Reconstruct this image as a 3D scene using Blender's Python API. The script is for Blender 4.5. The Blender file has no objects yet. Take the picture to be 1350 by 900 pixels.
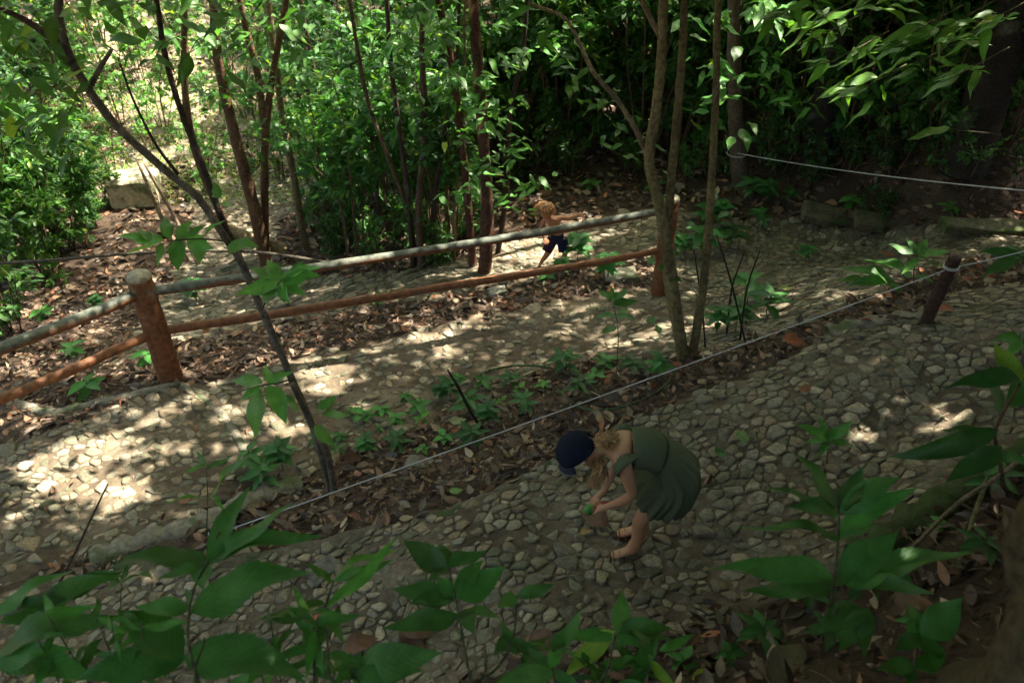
import bpy, math, random
import numpy as np
from mathutils import Vector, kdtree, noise as mnoise
random.seed(7); RNG = np.random.default_rng(7)
SC = bpy.context.scene; COL = SC.collection
# ------------------------------------------------------------------ camera model
CAM = np.array([0.0, 0.0, 3.95]); TH = math.radians(37.0); FPX = 1100.0
FWD = np.array([0, math.cos(TH), -math.sin(TH)]); UP = np.array([0, math.sin(TH), math.cos(TH)]); RT = np.array([1.0, 0, 0])
SUN = np.array([0.44, 0.22, 0.87]); SUN /= np.linalg.norm(SUN)

def ray(u, v):
    return FWD + (u-675)/FPX*RT + (450-v)/FPX*UP
def W(u, v, d):
    return CAM + ray(u, v)*d
def at_z(u, v, z):
    r = ray(u, v); return CAM + r*((z-CAM[2])/r[2])
def at_y(u, v, y):
    r = ray(u, v); return CAM + r*((y-CAM[1])/r[1])
def depth(p): return float(np.dot(np.asarray(p)-CAM, FWD))

# ------------------------------------------------------------------ terrain
CP = [ # u, v, z
 (850,725,0.0),(700,700,-.08),(560,760,-.18),(400,810,-.42),(250,850,-.5),(60,860,-.62),(700,800,0.0),(1000,640,.15),(950,760,.1),
 (1060,540,.3),(1150,600,.3),(1250,520,.45),(1215,430,.46),(1330,420,.58),(1300,560,.5),(1100,440,.33),(1000,500,.2),(880,560,.05),
 (760,610,-.1),(540,690,-.28),(400,760,-.45),(250,745,-.62),
 (1000,800,.28),(1100,740,.38),(1200,690,.55),(1340,610,.68),(1250,800,1.15),(1340,700,1.05),(1050,870,.75),(700,900,.25),(850,880,.4),(560,900,-.2),
 (640,600,-.5),(760,545,-.45),(450,630,-.8),(400,680,-.78),(880,480,-.35),(1000,460,-.1),(1080,430,.05),(1180,400,.1),(1300,360,.25),
 (150,620,-.85),(60,700,-.8),(20,640,-.85),(450,480,-1.08),(330,560,-.98),(560,520,-.98),(600,450,-1.05),(700,430,-1.05),(800,450,-.92),(868,388,-1.0),(870,430,-.85),
 (1000,340,-1.05),(1000,400,-.75),(1100,370,-.5),(1200,310,-.78),(1150,350,-.6),(1350,300,-.55),(1300,330,-.3),
 (230,500,-.98),(60,530,-1.0),(400,450,-1.12),(550,420,-1.12),(700,395,-1.08),
 (0,470,-1.5),(90,440,-1.7),(300,410,-1.85),(250,390,-2.1),(450,370,-1.5),(560,370,-1.35),(650,365,-1.25),
 (300,330,-2.25),(380,250,-2.4),(310,270,-2.35),(720,330,-1.35),(800,290,-1.3),(900,280,-1.2),(640,330,-1.45),(520,310,-1.9),
 (975,240,-1.05),(1080,285,-.95),(1200,270,-.7),(1340,260,-.5),(700,240,-1.5),(850,230,-1.3),(560,230,-2.0),(450,200,-2.3),
 (200,240,-2.3),(60,330,-2.2),(30,200,-2.3),(200,150,-2.0),(100,60,-1.4),(300,60,-1.8),(450,80,-2.1),
 (700,120,-1.2),(950,120,-.6),(1150,130,0.0),(1340,130,.6),(1300,30,1.4),(1000,20,.4),(700,20,-.7),(400,10,-1.5),(150,5,-1.0)]
cw = [at_z(u, v, z) for u, v, z in CP]
EX = [(0,0,2.35),(2,0.3,2.3),(4,1,1.9),(-2,0,1.6),(-4.5,1,.3),(-7,2.5,-.7),(0,-4,4),(6,-3,4),(-7,-4,2),(8,4,1.4),(7,7,.9),(9,10,.9),(-9,6,-1.2),(-11,10,-2),(12,5,2.5),
      (0,30,3),(14,26,6),(-14,30,3),(-16,18,-1),(16,16,4),(14,10,2.2),(0,22,.3),(25,35,12),(-25,35,6),(-25,10,0),(25,5,6),(-20,-8,3),(20,-10,8),(0,-15,7)]
cpts = np.array([(p[0], p[1]) for p in cw] + [(a, b) for a, b, c in EX]); czz = np.array([p[2] for p in cw] + [c for a, b, c in EX])
def _U(r2):
    return np.where(r2 > 1e-12, r2*np.log(np.maximum(r2, 1e-12)), 0.0)
n = len(cpts); d2 = ((cpts[:, None]-cpts[None])**2).sum(-1)
A = np.zeros((n+3, n+3)); A[:n, :n] = _U(d2) + np.eye(n)*0.35; A[:n, n] = 1; A[:n, n+1:] = cpts; A[n:, :n] = A[:n, n:].T
TW = np.linalg.solve(A, np.concatenate([czz, [0, 0, 0]]))
_gx = np.linspace(-30, 30, 401); _gy = np.linspace(-16, 50, 441)
def _tps(P):
    out = np.zeros(len(P))
    for i in range(0, len(P), 20000):
        Q = P[i:i+20000]; r2 = ((Q[:, None]-cpts[None])**2).sum(-1)
        out[i:i+20000] = _U(r2)@TW[:n] + TW[n] + Q@TW[n+1:]
    return out
GX, GY = np.meshgrid(_gx, _gy); GZ = _tps(np.stack([GX.ravel(), GY.ravel()], 1)).reshape(GX.shape)
def smooth_rand(x, y, sc, seed):
    r = np.random.default_rng(seed); out = 0
    for k in range(7):
        a = r.uniform(0, 6.28); w = r.uniform(.6, 1.6)/sc; ph = r.uniform(0, 6.28)
        out = out + np.sin((x*math.cos(a)+y*math.sin(a))*w + ph + 1.7*np.sin((x*math.sin(a)-y*math.cos(a))*w*.6+ph*2))
    return out/4.0
def H(x, y):
    x = np.asarray(x, float); y = np.asarray(y, float)
    fx = np.clip((x+30)/60*400, 0, 399.999); fy = np.clip((y+16)/66*440, 0, 439.999)
    ix = fx.astype(int); iy = fy.astype(int); tx = fx-ix; ty = fy-iy
    z = (GZ[iy, ix]*(1-tx)+GZ[iy, ix+1]*tx)*(1-ty) + (GZ[iy+1, ix]*(1-tx)+GZ[iy+1, ix+1]*tx)*ty
    return z + .018*smooth_rand(x, y, .16, 3) + .008*smooth_rand(x, y, .05, 4)
def hit(u, v):
    r = ray(u, v); t = 1.0; prev = t
    while t < 60:
        p = CAM+r*t
        if p[2] < float(H(p[0], p[1])): break
        prev = t; t += .04
    lo, hi = prev, t
    for _ in range(14):
        m = (lo+hi)/2; p = CAM+r*m
        if p[2] < float(H(p[0], p[1])): hi = m
        else: lo = m
    p = CAM+r*hi; p[2] = float(H(p[0], p[1])); return p
def G(x, y): return np.array([x, y, float(H(x, y))])

# ------------------------------------------------------------------ mesh helpers
def mk(name, V, Fs, mat=None, col=None, parent=None, smooth=True):
    """V (n,3); Fs list of int arrays (m,k) -> one mesh object"""
    me = bpy.data.meshes.new(name); V = np.asarray(V, np.float32)
    Fs = [np.asarray(f, np.int32) for f in Fs if len(f)]
    me.vertices.add(len(V)); me.vertices.foreach_set('co', V.ravel())
    nl = sum(f.size for f in Fs); npoly = sum(len(f) for f in Fs)
    me.loops.add(nl); me.polygons.add(npoly)
    me.loops.foreach_set('vertex_index', np.concatenate([f.ravel() for f in Fs]))
    tot = np.concatenate([np.full(len(f), f.shape[1]) for f in Fs]); st = np.concatenate([[0], np.cumsum(tot)[:-1]])
    me.polygons.foreach_set('loop_start', st.astype(np.int32))
    me.polygons.foreach_set('use_smooth', np.full(npoly, smooth))
    me.update(calc_edges=True); me.validate()
    if col is not None:
        a = me.color_attributes.new('col', 'FLOAT_COLOR', 'POINT')
        c = np.ones((len(V), 4), np.float32); c[:, :np.shape(col)[-1]] = col; a.data.foreach_set('color', c.ravel())
    if mat: me.materials.append(mat)
    o = bpy.data.objects.new(name, me); COL.objects.link(o)
    if parent: o.parent = parent; o.matrix_parent_inverse.identity()
    return o
def tag(o, label=None, cat=None, group=None, kind=None):
    if label: o['label'] = label
    if cat: o['category'] = cat
    if group: o['group'] = group
    if kind: o['kind'] = kind
    return o
def empty(name, loc, label, cat, group=None, rz=0, sc=1):
    o = bpy.data.objects.new(name, None); COL.objects.link(o); o.location = Vector([float(a) for a in loc]); o.rotation_euler.z = rz
    o.scale = (sc, sc, sc); o.empty_display_size = .1
    return tag(o, label, cat, group)
def copy_tree(root, loc, rz=0, sc=1, label=None, group=None, tilt=(0, 0)):
    r = root.copy(); COL.objects.link(r); r.location = Vector([float(a) for a in loc]); r.rotation_euler = (tilt[0], tilt[1], rz); r.scale = (sc, sc, sc)
    if label: r['label'] = label
    if group: r['group'] = group
    for ch in list(root.children):
        c = ch.copy(); COL.objects.link(c); c.parent = r
    return r
class Geo:
    def __init__(s): s.V = []; s.F = {}; s.C = []; s.A = []; s.n = 0
    def add(s, V, Fs, C=None, A=None):
        V = np.asarray(V, float); s.V.append(V)
        for f in Fs:
            f = np.asarray(f, int)
            if f.size: s.F.setdefault(f.shape[1], []).append(f+s.n)
        C = np.array([.5, .5, .5]) if C is None else np.asarray(C, float)
        s.C.append(np.broadcast_to(C, (len(V), 3))); s.A.append(np.ones(len(V)) if A is None else A); s.n += len(V)
    def build(s, name, mat, parent=None, smooth=True, off=None):
        V = np.concatenate(s.V)
        if off is not None: V = V-np.asarray(off)
        return mk(name, V, [np.concatenate(f) for f in s.F.values()], mat, np.column_stack([np.concatenate(s.C), np.concatenate(s.A)]), parent, smooth)
def catmull(P, R, k=6):
    P = np.asarray(P, float); R = np.asarray(R, float)
    if len(P) < 3: k2 = 4
    Q = np.concatenate([[2*P[0]-P[1]], P, [2*P[-1]-P[-2]]]); o = []; r = []
    for i in range(1, len(Q)-2):
        for j in range(k):
            t = j/k
            o.append(.5*((2*Q[i])+(-Q[i-1]+Q[i+1])*t+(2*Q[i-1]-5*Q[i]+4*Q[i+1]-Q[i+2])*t*t+(-Q[i-1]+3*Q[i]-3*Q[i+1]+Q[i+2])*t**3))
            r.append(R[i-1]*(1-t)+R[i]*t)
    o.append(P[-1]); r.append(R[-1]); return np.array(o), np.array(r)
def tube(geo, P, R, ns=8, k=5, wob=0.0, col=None, smooth=True, flat=1.0):
    if smooth: P, R = catmull(P, R, k)
    else: P = np.asarray(P, float); R = np.asarray(R, float)
    m = len(P); T = np.gradient(P, axis=0); T /= np.linalg.norm(T, axis=1)[:, None]+1e-9
    ref = np.array([0, 0, 1.0]) if abs(T[0][2]) < .8 else np.array([1.0, 0, 0])
    N = np.cross(T[0], ref); N /= np.linalg.norm(N); V = []
    an = np.arange(ns)/ns*2*math.pi
    for i in range(m):
        N = N-T[i]*np.dot(N, T[i]); N /= np.linalg.norm(N)+1e-9; B = np.cross(T[i], N)
        rr = R[i]*(1+wob*RNG.uniform(-1, 1, ns)) if wob else R[i]*np.ones(ns)
        V.append(P[i]+(np.cos(an)*rr)[:, None]*N+(np.sin(an)*rr*flat)[:, None]*B)
    V.append(P[:1]); V.append(P[-1:]); V = np.concatenate(V)
    i = np.arange(m-1)[:, None]*ns; j = np.arange(ns)[None]; j2 = (j+1) % ns
    Q = np.stack([i+j, i+j2, i+ns+j2, i+ns+j], -1).reshape(-1, 4)
    jj = np.arange(ns); c0 = m*ns; c1 = c0+1
    T0 = np.stack([np.full(ns, c0), (jj+1) % ns, jj], 1); T1 = np.stack([np.full(ns, c1), (m-1)*ns+jj, (m-1)*ns+(jj+1) % ns], 1)
    geo.add(V, [Q, np.concatenate([T0, T1])], col)

# leaf templates: t along, s across, h lift
def leaf_tpl(rows, prof, serr=0.0, seed=0):
    v = [(0, 0, 0)]; f4 = []; f3 = []
    r = np.random.default_rng(seed)
    for k, (t, w) in enumerate(zip(rows, prof)):
        e = serr*(1 if k % 2 else -1)
        v += [(t+abs(e)*.6, -w*(1+e*1.6), 1), (t, 0, 0), (t+abs(e)*.6, w*(1+e*1.6), 1)]
    v.append((1, 0, 0)); m = len(rows)
    f3 += [(0, 2, 1), (0, 3, 2)]
    for k in range(m-1):
        a = 1+3*k; b = a+3; f4 += [(a, a+1, b+1, b), (a+1, a+2, b+2, b+1)]
    a = 1+3*(m-1); z = len(v)-1; f3 += [(a, a+1, z), (a+1, a+2, z)]
    return np.array(v, float), np.array(f3), np.array(f4).reshape(-1, 4)
T_KITE = (np.array([(0, 0, 0), (.45, -1, 1), (.45, 1, 1), (1, 0, 0)], float), np.array([(0, 3, 1), (0, 2, 3)]), np.zeros((0, 4), int))
T_MID = leaf_tpl([.28, .65], [.95, .75])
T_MED = leaf_tpl([.12, .35, .6, .82], [.6, 1, .85, .42])
_r = np.linspace(.06, .95, 15); _p = lambda e: np.sin(np.pi*_r**e)**.95*(1-_r)**.22*1.15
T_BIG = leaf_tpl(_r, _p(.78), .0)
_r = np.linspace(.05, .96, 23); T_SER = leaf_tpl(_r, _p(.74), .035)
def leaves(geo, tpl, P, D, Nn, L, Wd, droop, fold, C, jit=.25):
    """vectorised leaves; P,D,Nn (n,3), L,Wd (n,), C (n,3)"""
    tv, f3, f4 = tpl; P = np.asarray(P, float); m = len(P)
    if m == 0: return
    D = D/(np.linalg.norm(D, axis=1)[:, None]+1e-9); S = np.cross(D, Nn); S /= np.linalg.norm(S, axis=1)[:, None]+1e-9; N2 = np.cross(S, D)
    L = np.broadcast_to(L, m); Wd = np.broadcast_to(Wd, m); droop = np.broadcast_to(droop, m); fold = np.broadcast_to(fold, m)
    t = tv[:, 0][None]; s = tv[:, 1][None]; h = tv[:, 2][None]
    V = P[:, None]+D[:, None]*(t*L[:, None])[..., None]+S[:, None]*(s*Wd[:, None])[..., None]+N2[:, None]*((h*np.abs(s)*(fold*Wd)[:, None])-(droop*L)[:, None]*t**2)[..., None]
    if len(tv) > 20:
        ph = RNG.uniform(0, 6.28, (m, 1)); V = V+N2[:, None]*((.05*np.sin(t*9+ph)*np.abs(s)+.035*s*np.sin(t*3+ph*2)+.04*np.sin(t*4+ph*3))*L[:, None])[..., None]+S[:, None]*(.05*np.sin(t*3.1+ph)*L[:, None])[..., None]
    k = len(tv); off = (np.arange(m)*k)[:, None, None]
    Cc = np.repeat(np.asarray(C), k, axis=0)
    mid = np.tile(np.where(tv[:, 2] == 0, 1.12, .97), m)[:, None]
    geo.add(V.reshape(-1, 3), [(f3[None]+off).reshape(-1, 3)] + ([(f4[None]+off).reshape(-1, 4)] if len(f4) else []), Cc*mid, np.tile(tv[:, 0]-.28*np.abs(tv[:, 1])+1, m))
def rdir(m, elmin=-1, elmax=1):
    a = RNG.uniform(0, 2*math.pi, m); z = RNG.uniform(elmin, elmax, m); r = np.sqrt(1-z*z)
    return np.stack([np.cos(a)*r, np.sin(a)*r, z], 1)
def leafcol(m, base=(.055, .125, .03), var=.35, yel=.06):
    c = np.array(base)[None]*(1+RNG.uniform(-var, var, (m, 1))); c = c*(1+RNG.uniform(-.12, .12, (m, 3)))
    y = RNG.random(m) < yel; c[y] = c[y]*np.array([2.6, 1.6, 1.0]); return c
# ------------------------------------------------------------------ materials
def newmat(name):
    m = bpy.data.materials.new(name); m.use_nodes = True; nt = m.node_tree; b = nt.nodes['Principled BSDF']; return m, nt, b
def N_(nt, t, **kw):
    n_ = nt.nodes.new(t)
    for k, v in kw.items():
        if k.startswith('i_'): n_.inputs[k[2:].replace('_', ' ')].default_value = v
        else: setattr(n_, k, v)
    return n_
def colvar(nt, colsock, scale=8, lo=.7, hi=1.3, detail=6, coord='Object'):
    tc = N_(nt, 'ShaderNodeTexCoord'); no = N_(nt, 'ShaderNodeTexNoise'); no.inputs['Scale'].default_value = scale; no.inputs['Detail'].default_value = detail
    no.inputs['Roughness'].default_value = .65
    nt.links.new(tc.outputs[coord], no.inputs['Vector'])
    mr = N_(nt, 'ShaderNodeMapRange'); mr.inputs['From Min'].default_value = .3; mr.inputs['From Max'].default_value = .7; mr.inputs['To Min'].default_value = lo; mr.inputs['To Max'].default_value = hi
    nt.links.new(no.outputs['Fac'], mr.inputs['Value'])
    mx = N_(nt, 'ShaderNodeVectorMath', operation='SCALE'); nt.links.new(colsock, mx.inputs[0]); nt.links.new(mr.outputs[0], mx.inputs['Scale'])
    return mx.outputs[0], no, tc
def bump(nt, b, hsock, strength=.5, dist=.01):
    bp = N_(nt, 'ShaderNodeBump'); bp.inputs['Strength'].default_value = strength; bp.inputs['Distance'].default_value = dist
    nt.links.new(hsock, bp.inputs['Height']); nt.links.new(bp.outputs[0], b.inputs['Normal'])
def attrmat(name, rough=.8, scale=12, lo=.7, hi=1.3, bs=.5, bd=.01, spec=.3, moss=None, detail=6):
    m, nt, b = newmat(name); at = N_(nt, 'ShaderNodeAttribute', attribute_name='col')
    s, no, tc = colvar(nt, at.outputs['Color'], scale, lo, hi, detail)
    if moss:
        n2 = N_(nt, 'ShaderNodeTexNoise'); n2.inputs['Scale'].default_value = moss[0]; n2.inputs['Detail'].default_value = 5; nt.links.new(tc.outputs['Object'], n2.inputs['Vector'])
        rm = N_(nt, 'ShaderNodeMapRange'); rm.inputs['From Min'].default_value = moss[1]; rm.inputs['From Max'].default_value = moss[1]+.12; rm.inputs['To Max'].default_value = moss[3]
        nt.links.new(n2.outputs['Fac'], rm.inputs['Value']); mx = N_(nt, 'ShaderNodeMix', data_type='RGBA'); nt.links.new(rm.outputs[0], mx.inputs[0])
        nt.links.new(s, mx.inputs[6]); mx.inputs[7].default_value = (*moss[2], 1); s = mx.outputs[2]
    nt.links.new(s, b.inputs['Base Color']); b.inputs['Roughness'].default_value = rough; b.inputs['Specular IOR Level'].default_value = spec
    if bs: bump(nt, b, no.outputs['Fac'], bs, bd)
    return m
def leafmat(name, trans=.35, rough=.42, spec=.45, tcol=(1.5, 1.7, .7), vein=False):
    m, nt, b = newmat(name); at = N_(nt, 'ShaderNodeAttribute', attribute_name='col')
    oi = N_(nt, 'ShaderNodeObjectInfo'); mo = N_(nt, 'ShaderNodeMapRange'); mo.inputs['To Min'].default_value = .72; mo.inputs['To Max'].default_value = 1.4; nt.links.new(oi.outputs['Random'], mo.inputs[0])
    vo = N_(nt, 'ShaderNodeVectorMath', operation='SCALE'); nt.links.new(at.outputs['Color'], vo.inputs[0]); nt.links.new(mo.outputs[0], vo.inputs['Scale'])
    s, no, tc = colvar(nt, vo.outputs[0], 14, .82, 1.18, 3)
    if vein:
        m1 = N_(nt, 'ShaderNodeMath', operation='MULTIPLY'); m1.inputs[1].default_value = 11*2*math.pi; nt.links.new(at.outputs['Alpha'], m1.inputs[0])
        m2 = N_(nt, 'ShaderNodeMath', operation='SINE'); nt.links.new(m1.outputs[0], m2.inputs[0])
        m3 = N_(nt, 'ShaderNodeMapRange'); m3.inputs['From Min'].default_value = .8; m3.inputs['From Max'].default_value = 1; m3.inputs['To Min'].default_value = 1; m3.inputs['To Max'].default_value = 1.18; nt.links.new(m2.outputs[0], m3.inputs[0])
        v2 = N_(nt, 'ShaderNodeVectorMath', operation='SCALE'); nt.links.new(s, v2.inputs[0]); nt.links.new(m3.outputs[0], v2.inputs['Scale']); s = v2.outputs[0]
        n5 = N_(nt, 'ShaderNodeTexNoise'); n5.inputs['Scale'].default_value = 45; nt.links.new(tc.outputs['Object'], n5.inputs[0]); ad = N_(nt, 'ShaderNodeMath', operation='MULTIPLY_ADD'); ad.inputs[1].default_value = .5; nt.links.new(m2.outputs[0], ad.inputs[0]); nt.links.new(n5.outputs[0], ad.inputs[2])
        bump(nt, b, ad.outputs[0], .22, .003)
    nt.links.new(s, b.inputs['Base Color']); b.inputs['Roughness'].default_value = rough; b.inputs['Specular IOR Level'].default_value = spec
    tr = N_(nt, 'ShaderNodeBsdfTranslucent'); vm = N_(nt, 'ShaderNodeVectorMath', operation='MULTIPLY'); vm.inputs[1].default_value = tcol
    nt.links.new(s, vm.inputs[0]); nt.links.new(vm.outputs[0], tr.inputs['Color'])
    mx = N_(nt, 'ShaderNodeMixShader'); mx.inputs[0].default_value = trans
    nt.links.new(b.outputs[0], mx.inputs[1]); nt.links.new(tr.outputs[0], mx.inputs[2]); nt.links.new(mx.outputs[0], nt.nodes['Material Output'].inputs[0])
    return m
M_LEAF = leafmat('leaf', .42, .45, .4); M_LEAFN = leafmat('leaf_near', .33, .42, .3, (1.6, 1.7, .6), True); M_CAN = leafmat('leaf_canopy', .5, .5, .3, (1.95, 1.9, 1.6))
M_LIT = attrmat('dry_leaf', .75, 30, .75, 1.25, .3, .004, .25)
M_STONE = attrmat('cobble', .82, 38, .55, 1.4, .9, .012, .25, moss=(3.0, .56, (.05, .065, .025), .55))
M_BARK = attrmat('bark', .85, 34, .4, 1.6, 1.0, .02, .2, moss=(6, .6, (.045, .07, .025), .5))
M_WOOD = attrmat('painted_wood', .6, 22, .45, 1.5, .7, .008, .3, moss=(7, .6, (.1, .085, .06), .6))
M_SKIN = attrmat('skin', .5, 6, .93, 1.07, 0, 0, .4)
M_CLOTH = attrmat('cloth', .9, 60, .88, 1.12, .3, .003, .15)
M_CORD = attrmat('cord', .7, 80, .85, 1.1, .4, .002, .3)
M_KERB = attrmat('kerb_mortar', .9, 22, .6, 1.35, .9, .02, .2, moss=(4.5, .5, (.05, .085, .02), .75))
def groundmat(name, c1, c2, c3, sc=3.0, bd=.03):
    m, nt, b = newmat(name); tc = N_(nt, 'ShaderNodeTexCoord')
    n1 = N_(nt, 'ShaderNodeTexNoise'); n1.inputs['Scale'].default_value = sc; n1.inputs['Detail'].default_value = 8; n1.inputs['Roughness'].default_value = .7
    n2 = N_(nt, 'ShaderNodeTexNoise'); n2.inputs['Scale'].default_value = sc*14; n2.inputs['Detail'].default_value = 6; n2.inputs['Roughness'].default_value = .7
    for n_ in (n1, n2): nt.links.new(tc.outputs['Object'], n_.inputs['Vector'])
    r = N_(nt, 'ShaderNodeValToRGB'); e = r.color_ramp.elements; e[0].position = .35; e[0].color = (*c1, 1); e[1].position = .65; e[1].color = (*c3, 1)
    x = e.new(.5); x.color = (*c2, 1); nt.links.new(n1.outputs['Fac'], r.inputs[0])
    mr = N_(nt, 'ShaderNodeMapRange'); mr.inputs['From Min'].default_value = .3; mr.inputs['From Max'].default_value = .7; mr.inputs['To Min'].default_value = .6; mr.inputs['To Max'].default_value = 1.35
    nt.links.new(n2.outputs['Fac'], mr.inputs['Value']); vm = N_(nt, 'ShaderNodeVectorMath', operation='SCALE'); nt.links.new(r.outputs[0], vm.inputs[0]); nt.links.new(mr.outputs[0], vm.inputs['Scale'])
    nt.links.new(vm.outputs[0], b.inputs['Base Color']); b.inputs['Roughness'].default_value = .92; b.inputs['Specular IOR Level'].default_value = .2
    bump(nt, b, n2.outputs['Fac'], .9, bd); return m
M_SOIL = groundmat('forest_soil', (.045, .03, .018), (.075, .05, .032), (.11, .08, .05))
M_PATHM = groundmat('path_dust', (.075, .055, .034), (.125, .097, .062), (.2, .16, .108), 1.6, .015)
M_EARTH = groundmat('bare_earth', (.1, .08, .05), (.2, .165, .11), (.3, .26, .18), 1.6, .015)
M_PATH = groundmat('path_mortar', (.07, .052, .033), (.125, .097, .064), (.2, .16, .11), 1.6, .015)

# ------------------------------------------------------------------ ground sheet
def grow(a, b, st, far, g=1.12):
    c = list(np.arange(a, b+1e-6, st)); d = st; lo = []; x = a
    while x > -far: d *= g; x -= d; lo.append(x)
    d = st; hi = []; x = b
    while x < far: d *= g; x += d; hi.append(x)
    return np.array(lo[::-1]+c+hi)
gx = grow(-9, 9, .07, 70); gy = grow(1.5, 14, .07, 70)
X, Y = np.meshgrid(gx, gy); Z = H(X, Y)
ff = np.clip((np.hypot(X, Y-8)-22)/25, 0, 1); Z = Z+ff*ff*6
nx, ny = len(gx), len(gy); idx = np.arange(nx*ny).reshape(ny, nx)
Q = np.stack([idx[:-1, :-1], idx[:-1, 1:], idx[1:, 1:], idx[1:, :-1]], -1).reshape(-1, 4)
g = mk('ground', np.stack([X, Y, Z], -1).reshape(-1, 3), [Q], M_SOIL); tag(g, 'brown forest soil sloping down around the cobbled paths', 'ground', kind='structure')

# ------------------------------------------------------------------ paths
def poly_w(px): return np.array([hit(u, v)[:2] for u, v in px])
def ext(poly_px, extra=()): return poly_px
P_UP = poly_w([(-60,800),(60,760),(180,745),(300,735),(420,715),(545,688),(640,655),(725,612),(860,545),(960,500),(1035,480),(1090,440),(1200,425),(1260,385),(1345,372),(1400,380),
               (1400,560),(1345,600),(1240,655),(1160,715),(1060,770),(960,815),(860,850),(700,880),(560,915),(300,930),(-60,940)])
P_MID = poly_w([(-60,655),(0,600),(60,570),(150,535),(235,512),(330,490),(430,462),(560,432),(700,405),(800,385),(870,375),(880,330),(900,300),(1000,285),(1060,292),(1190,300),(1260,300),(1400,310),
                (1400,335),(1300,340),(1200,365),(1120,405),(1060,430),(1000,448),(940,470),(860,478),(790,470),(700,495),(640,525),(560,560),(480,585),(420,622),(380,655),(330,640),(250,690),(180,715),(100,740),(-60,790)])
P_LOW = poly_w([(905,272),(800,285),(720,305),(640,330),(560,352),(480,362),(420,365),(360,335),(370,290),(415,262),(420,235),(360,225),(300,235),(255,270),(250,330),(215,385),(170,440),(150,480),(300,440),(420,420),(560,395),(700,372),(800,352),(880,340),(910,310)])
def inpoly(px, py, poly):
    ins = np.zeros(px.shape, bool); j = len(poly)-1
    for i in range(len(poly)):
        xi, yi = poly[i]; xj, yj = poly[j]
        c = ((yi > py) != (yj > py)) & (px < (xj-xi)*(py-yi)/(yj-yi+1e-12)+xi); ins ^= c; j = i
    return ins
def sdist(px, py, poly):
    d = np.full(px.shape, 1e9)
    for i in range(len(poly)):
        a = poly[i-1]; b = poly[i]; ab = b-a; t = np.clip(((px-a[0])*ab[0]+(py-a[1])*ab[1])/(ab@ab+1e-12), 0, 1)
        d = np.minimum(d, np.hypot(px-a[0]-t*ab[0], py-a[1]-t*ab[1]))
    return np.where(inpoly(px, py, poly), d, -d)
def pathsheet(name, poly, label, lift, mat=None):
    lo = poly.min(0)-.15; hi = poly.max(0)+.15; st = .05
    xs = np.arange(lo[0], hi[0], st); ys = np.arange(lo[1], hi[1], st); X, Y = np.meshgrid(xs, ys)
    sd = sdist(X, Y, poly)+.05*smooth_rand(X, Y, .1, 9); Z = H(X, Y)+lift*np.clip(sd/.06, -2.5, 1)
    ok = sd > -.12; idx = np.arange(X.size).reshape(X.shape)
    cell = ok[:-1, :-1] & ok[1:, :-1] & ok[:-1, 1:] & ok[1:, 1:]
    Q = np.stack([idx[:-1, :-1], idx[:-1, 1:], idx[1:, 1:], idx[1:, :-1]], -1)[cell]
    used = np.unique(Q); rem = np.full(X.size, -1); rem[used] = np.arange(len(used))
    V = np.stack([X, Y, Z], -1).reshape(-1, 3)[used]
    root = mk(name, V, [rem[Q]], mat or M_PATH, np.full((len(V), 3), .15)); tag(root, label, 'path', kind='structure'); return root, lift
STONECOL = np.array([(.25,.22,.155),(.20,.185,.135),(.29,.25,.17),(.17,.165,.12),(.23,.18,.12),(.34,.30,.22),(.14,.145,.095),(.22,.21,.16)])
def clip(poly, px, py, nx_, ny_):
    out = []; L = len(poly)
    for i in range(L):
        a = poly[i-1]; b = poly[i]; da = (a[0]-px)*nx_+(a[1]-py)*ny_; db = (b[0]-px)*nx_+(b[1]-py)*ny_
        if da <= 0:
            if db <= 0: out.append(b)
            else: t = da/(da-db); out.append((a[0]+(b[0]-a[0])*t, a[1]+(b[1]-a[1])*t))
        elif db <= 0:
            t = da/(da-db); out.append((a[0]+(b[0]-a[0])*t, a[1]+(b[1]-a[1])*t)); out.append(b)
    return out
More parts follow.
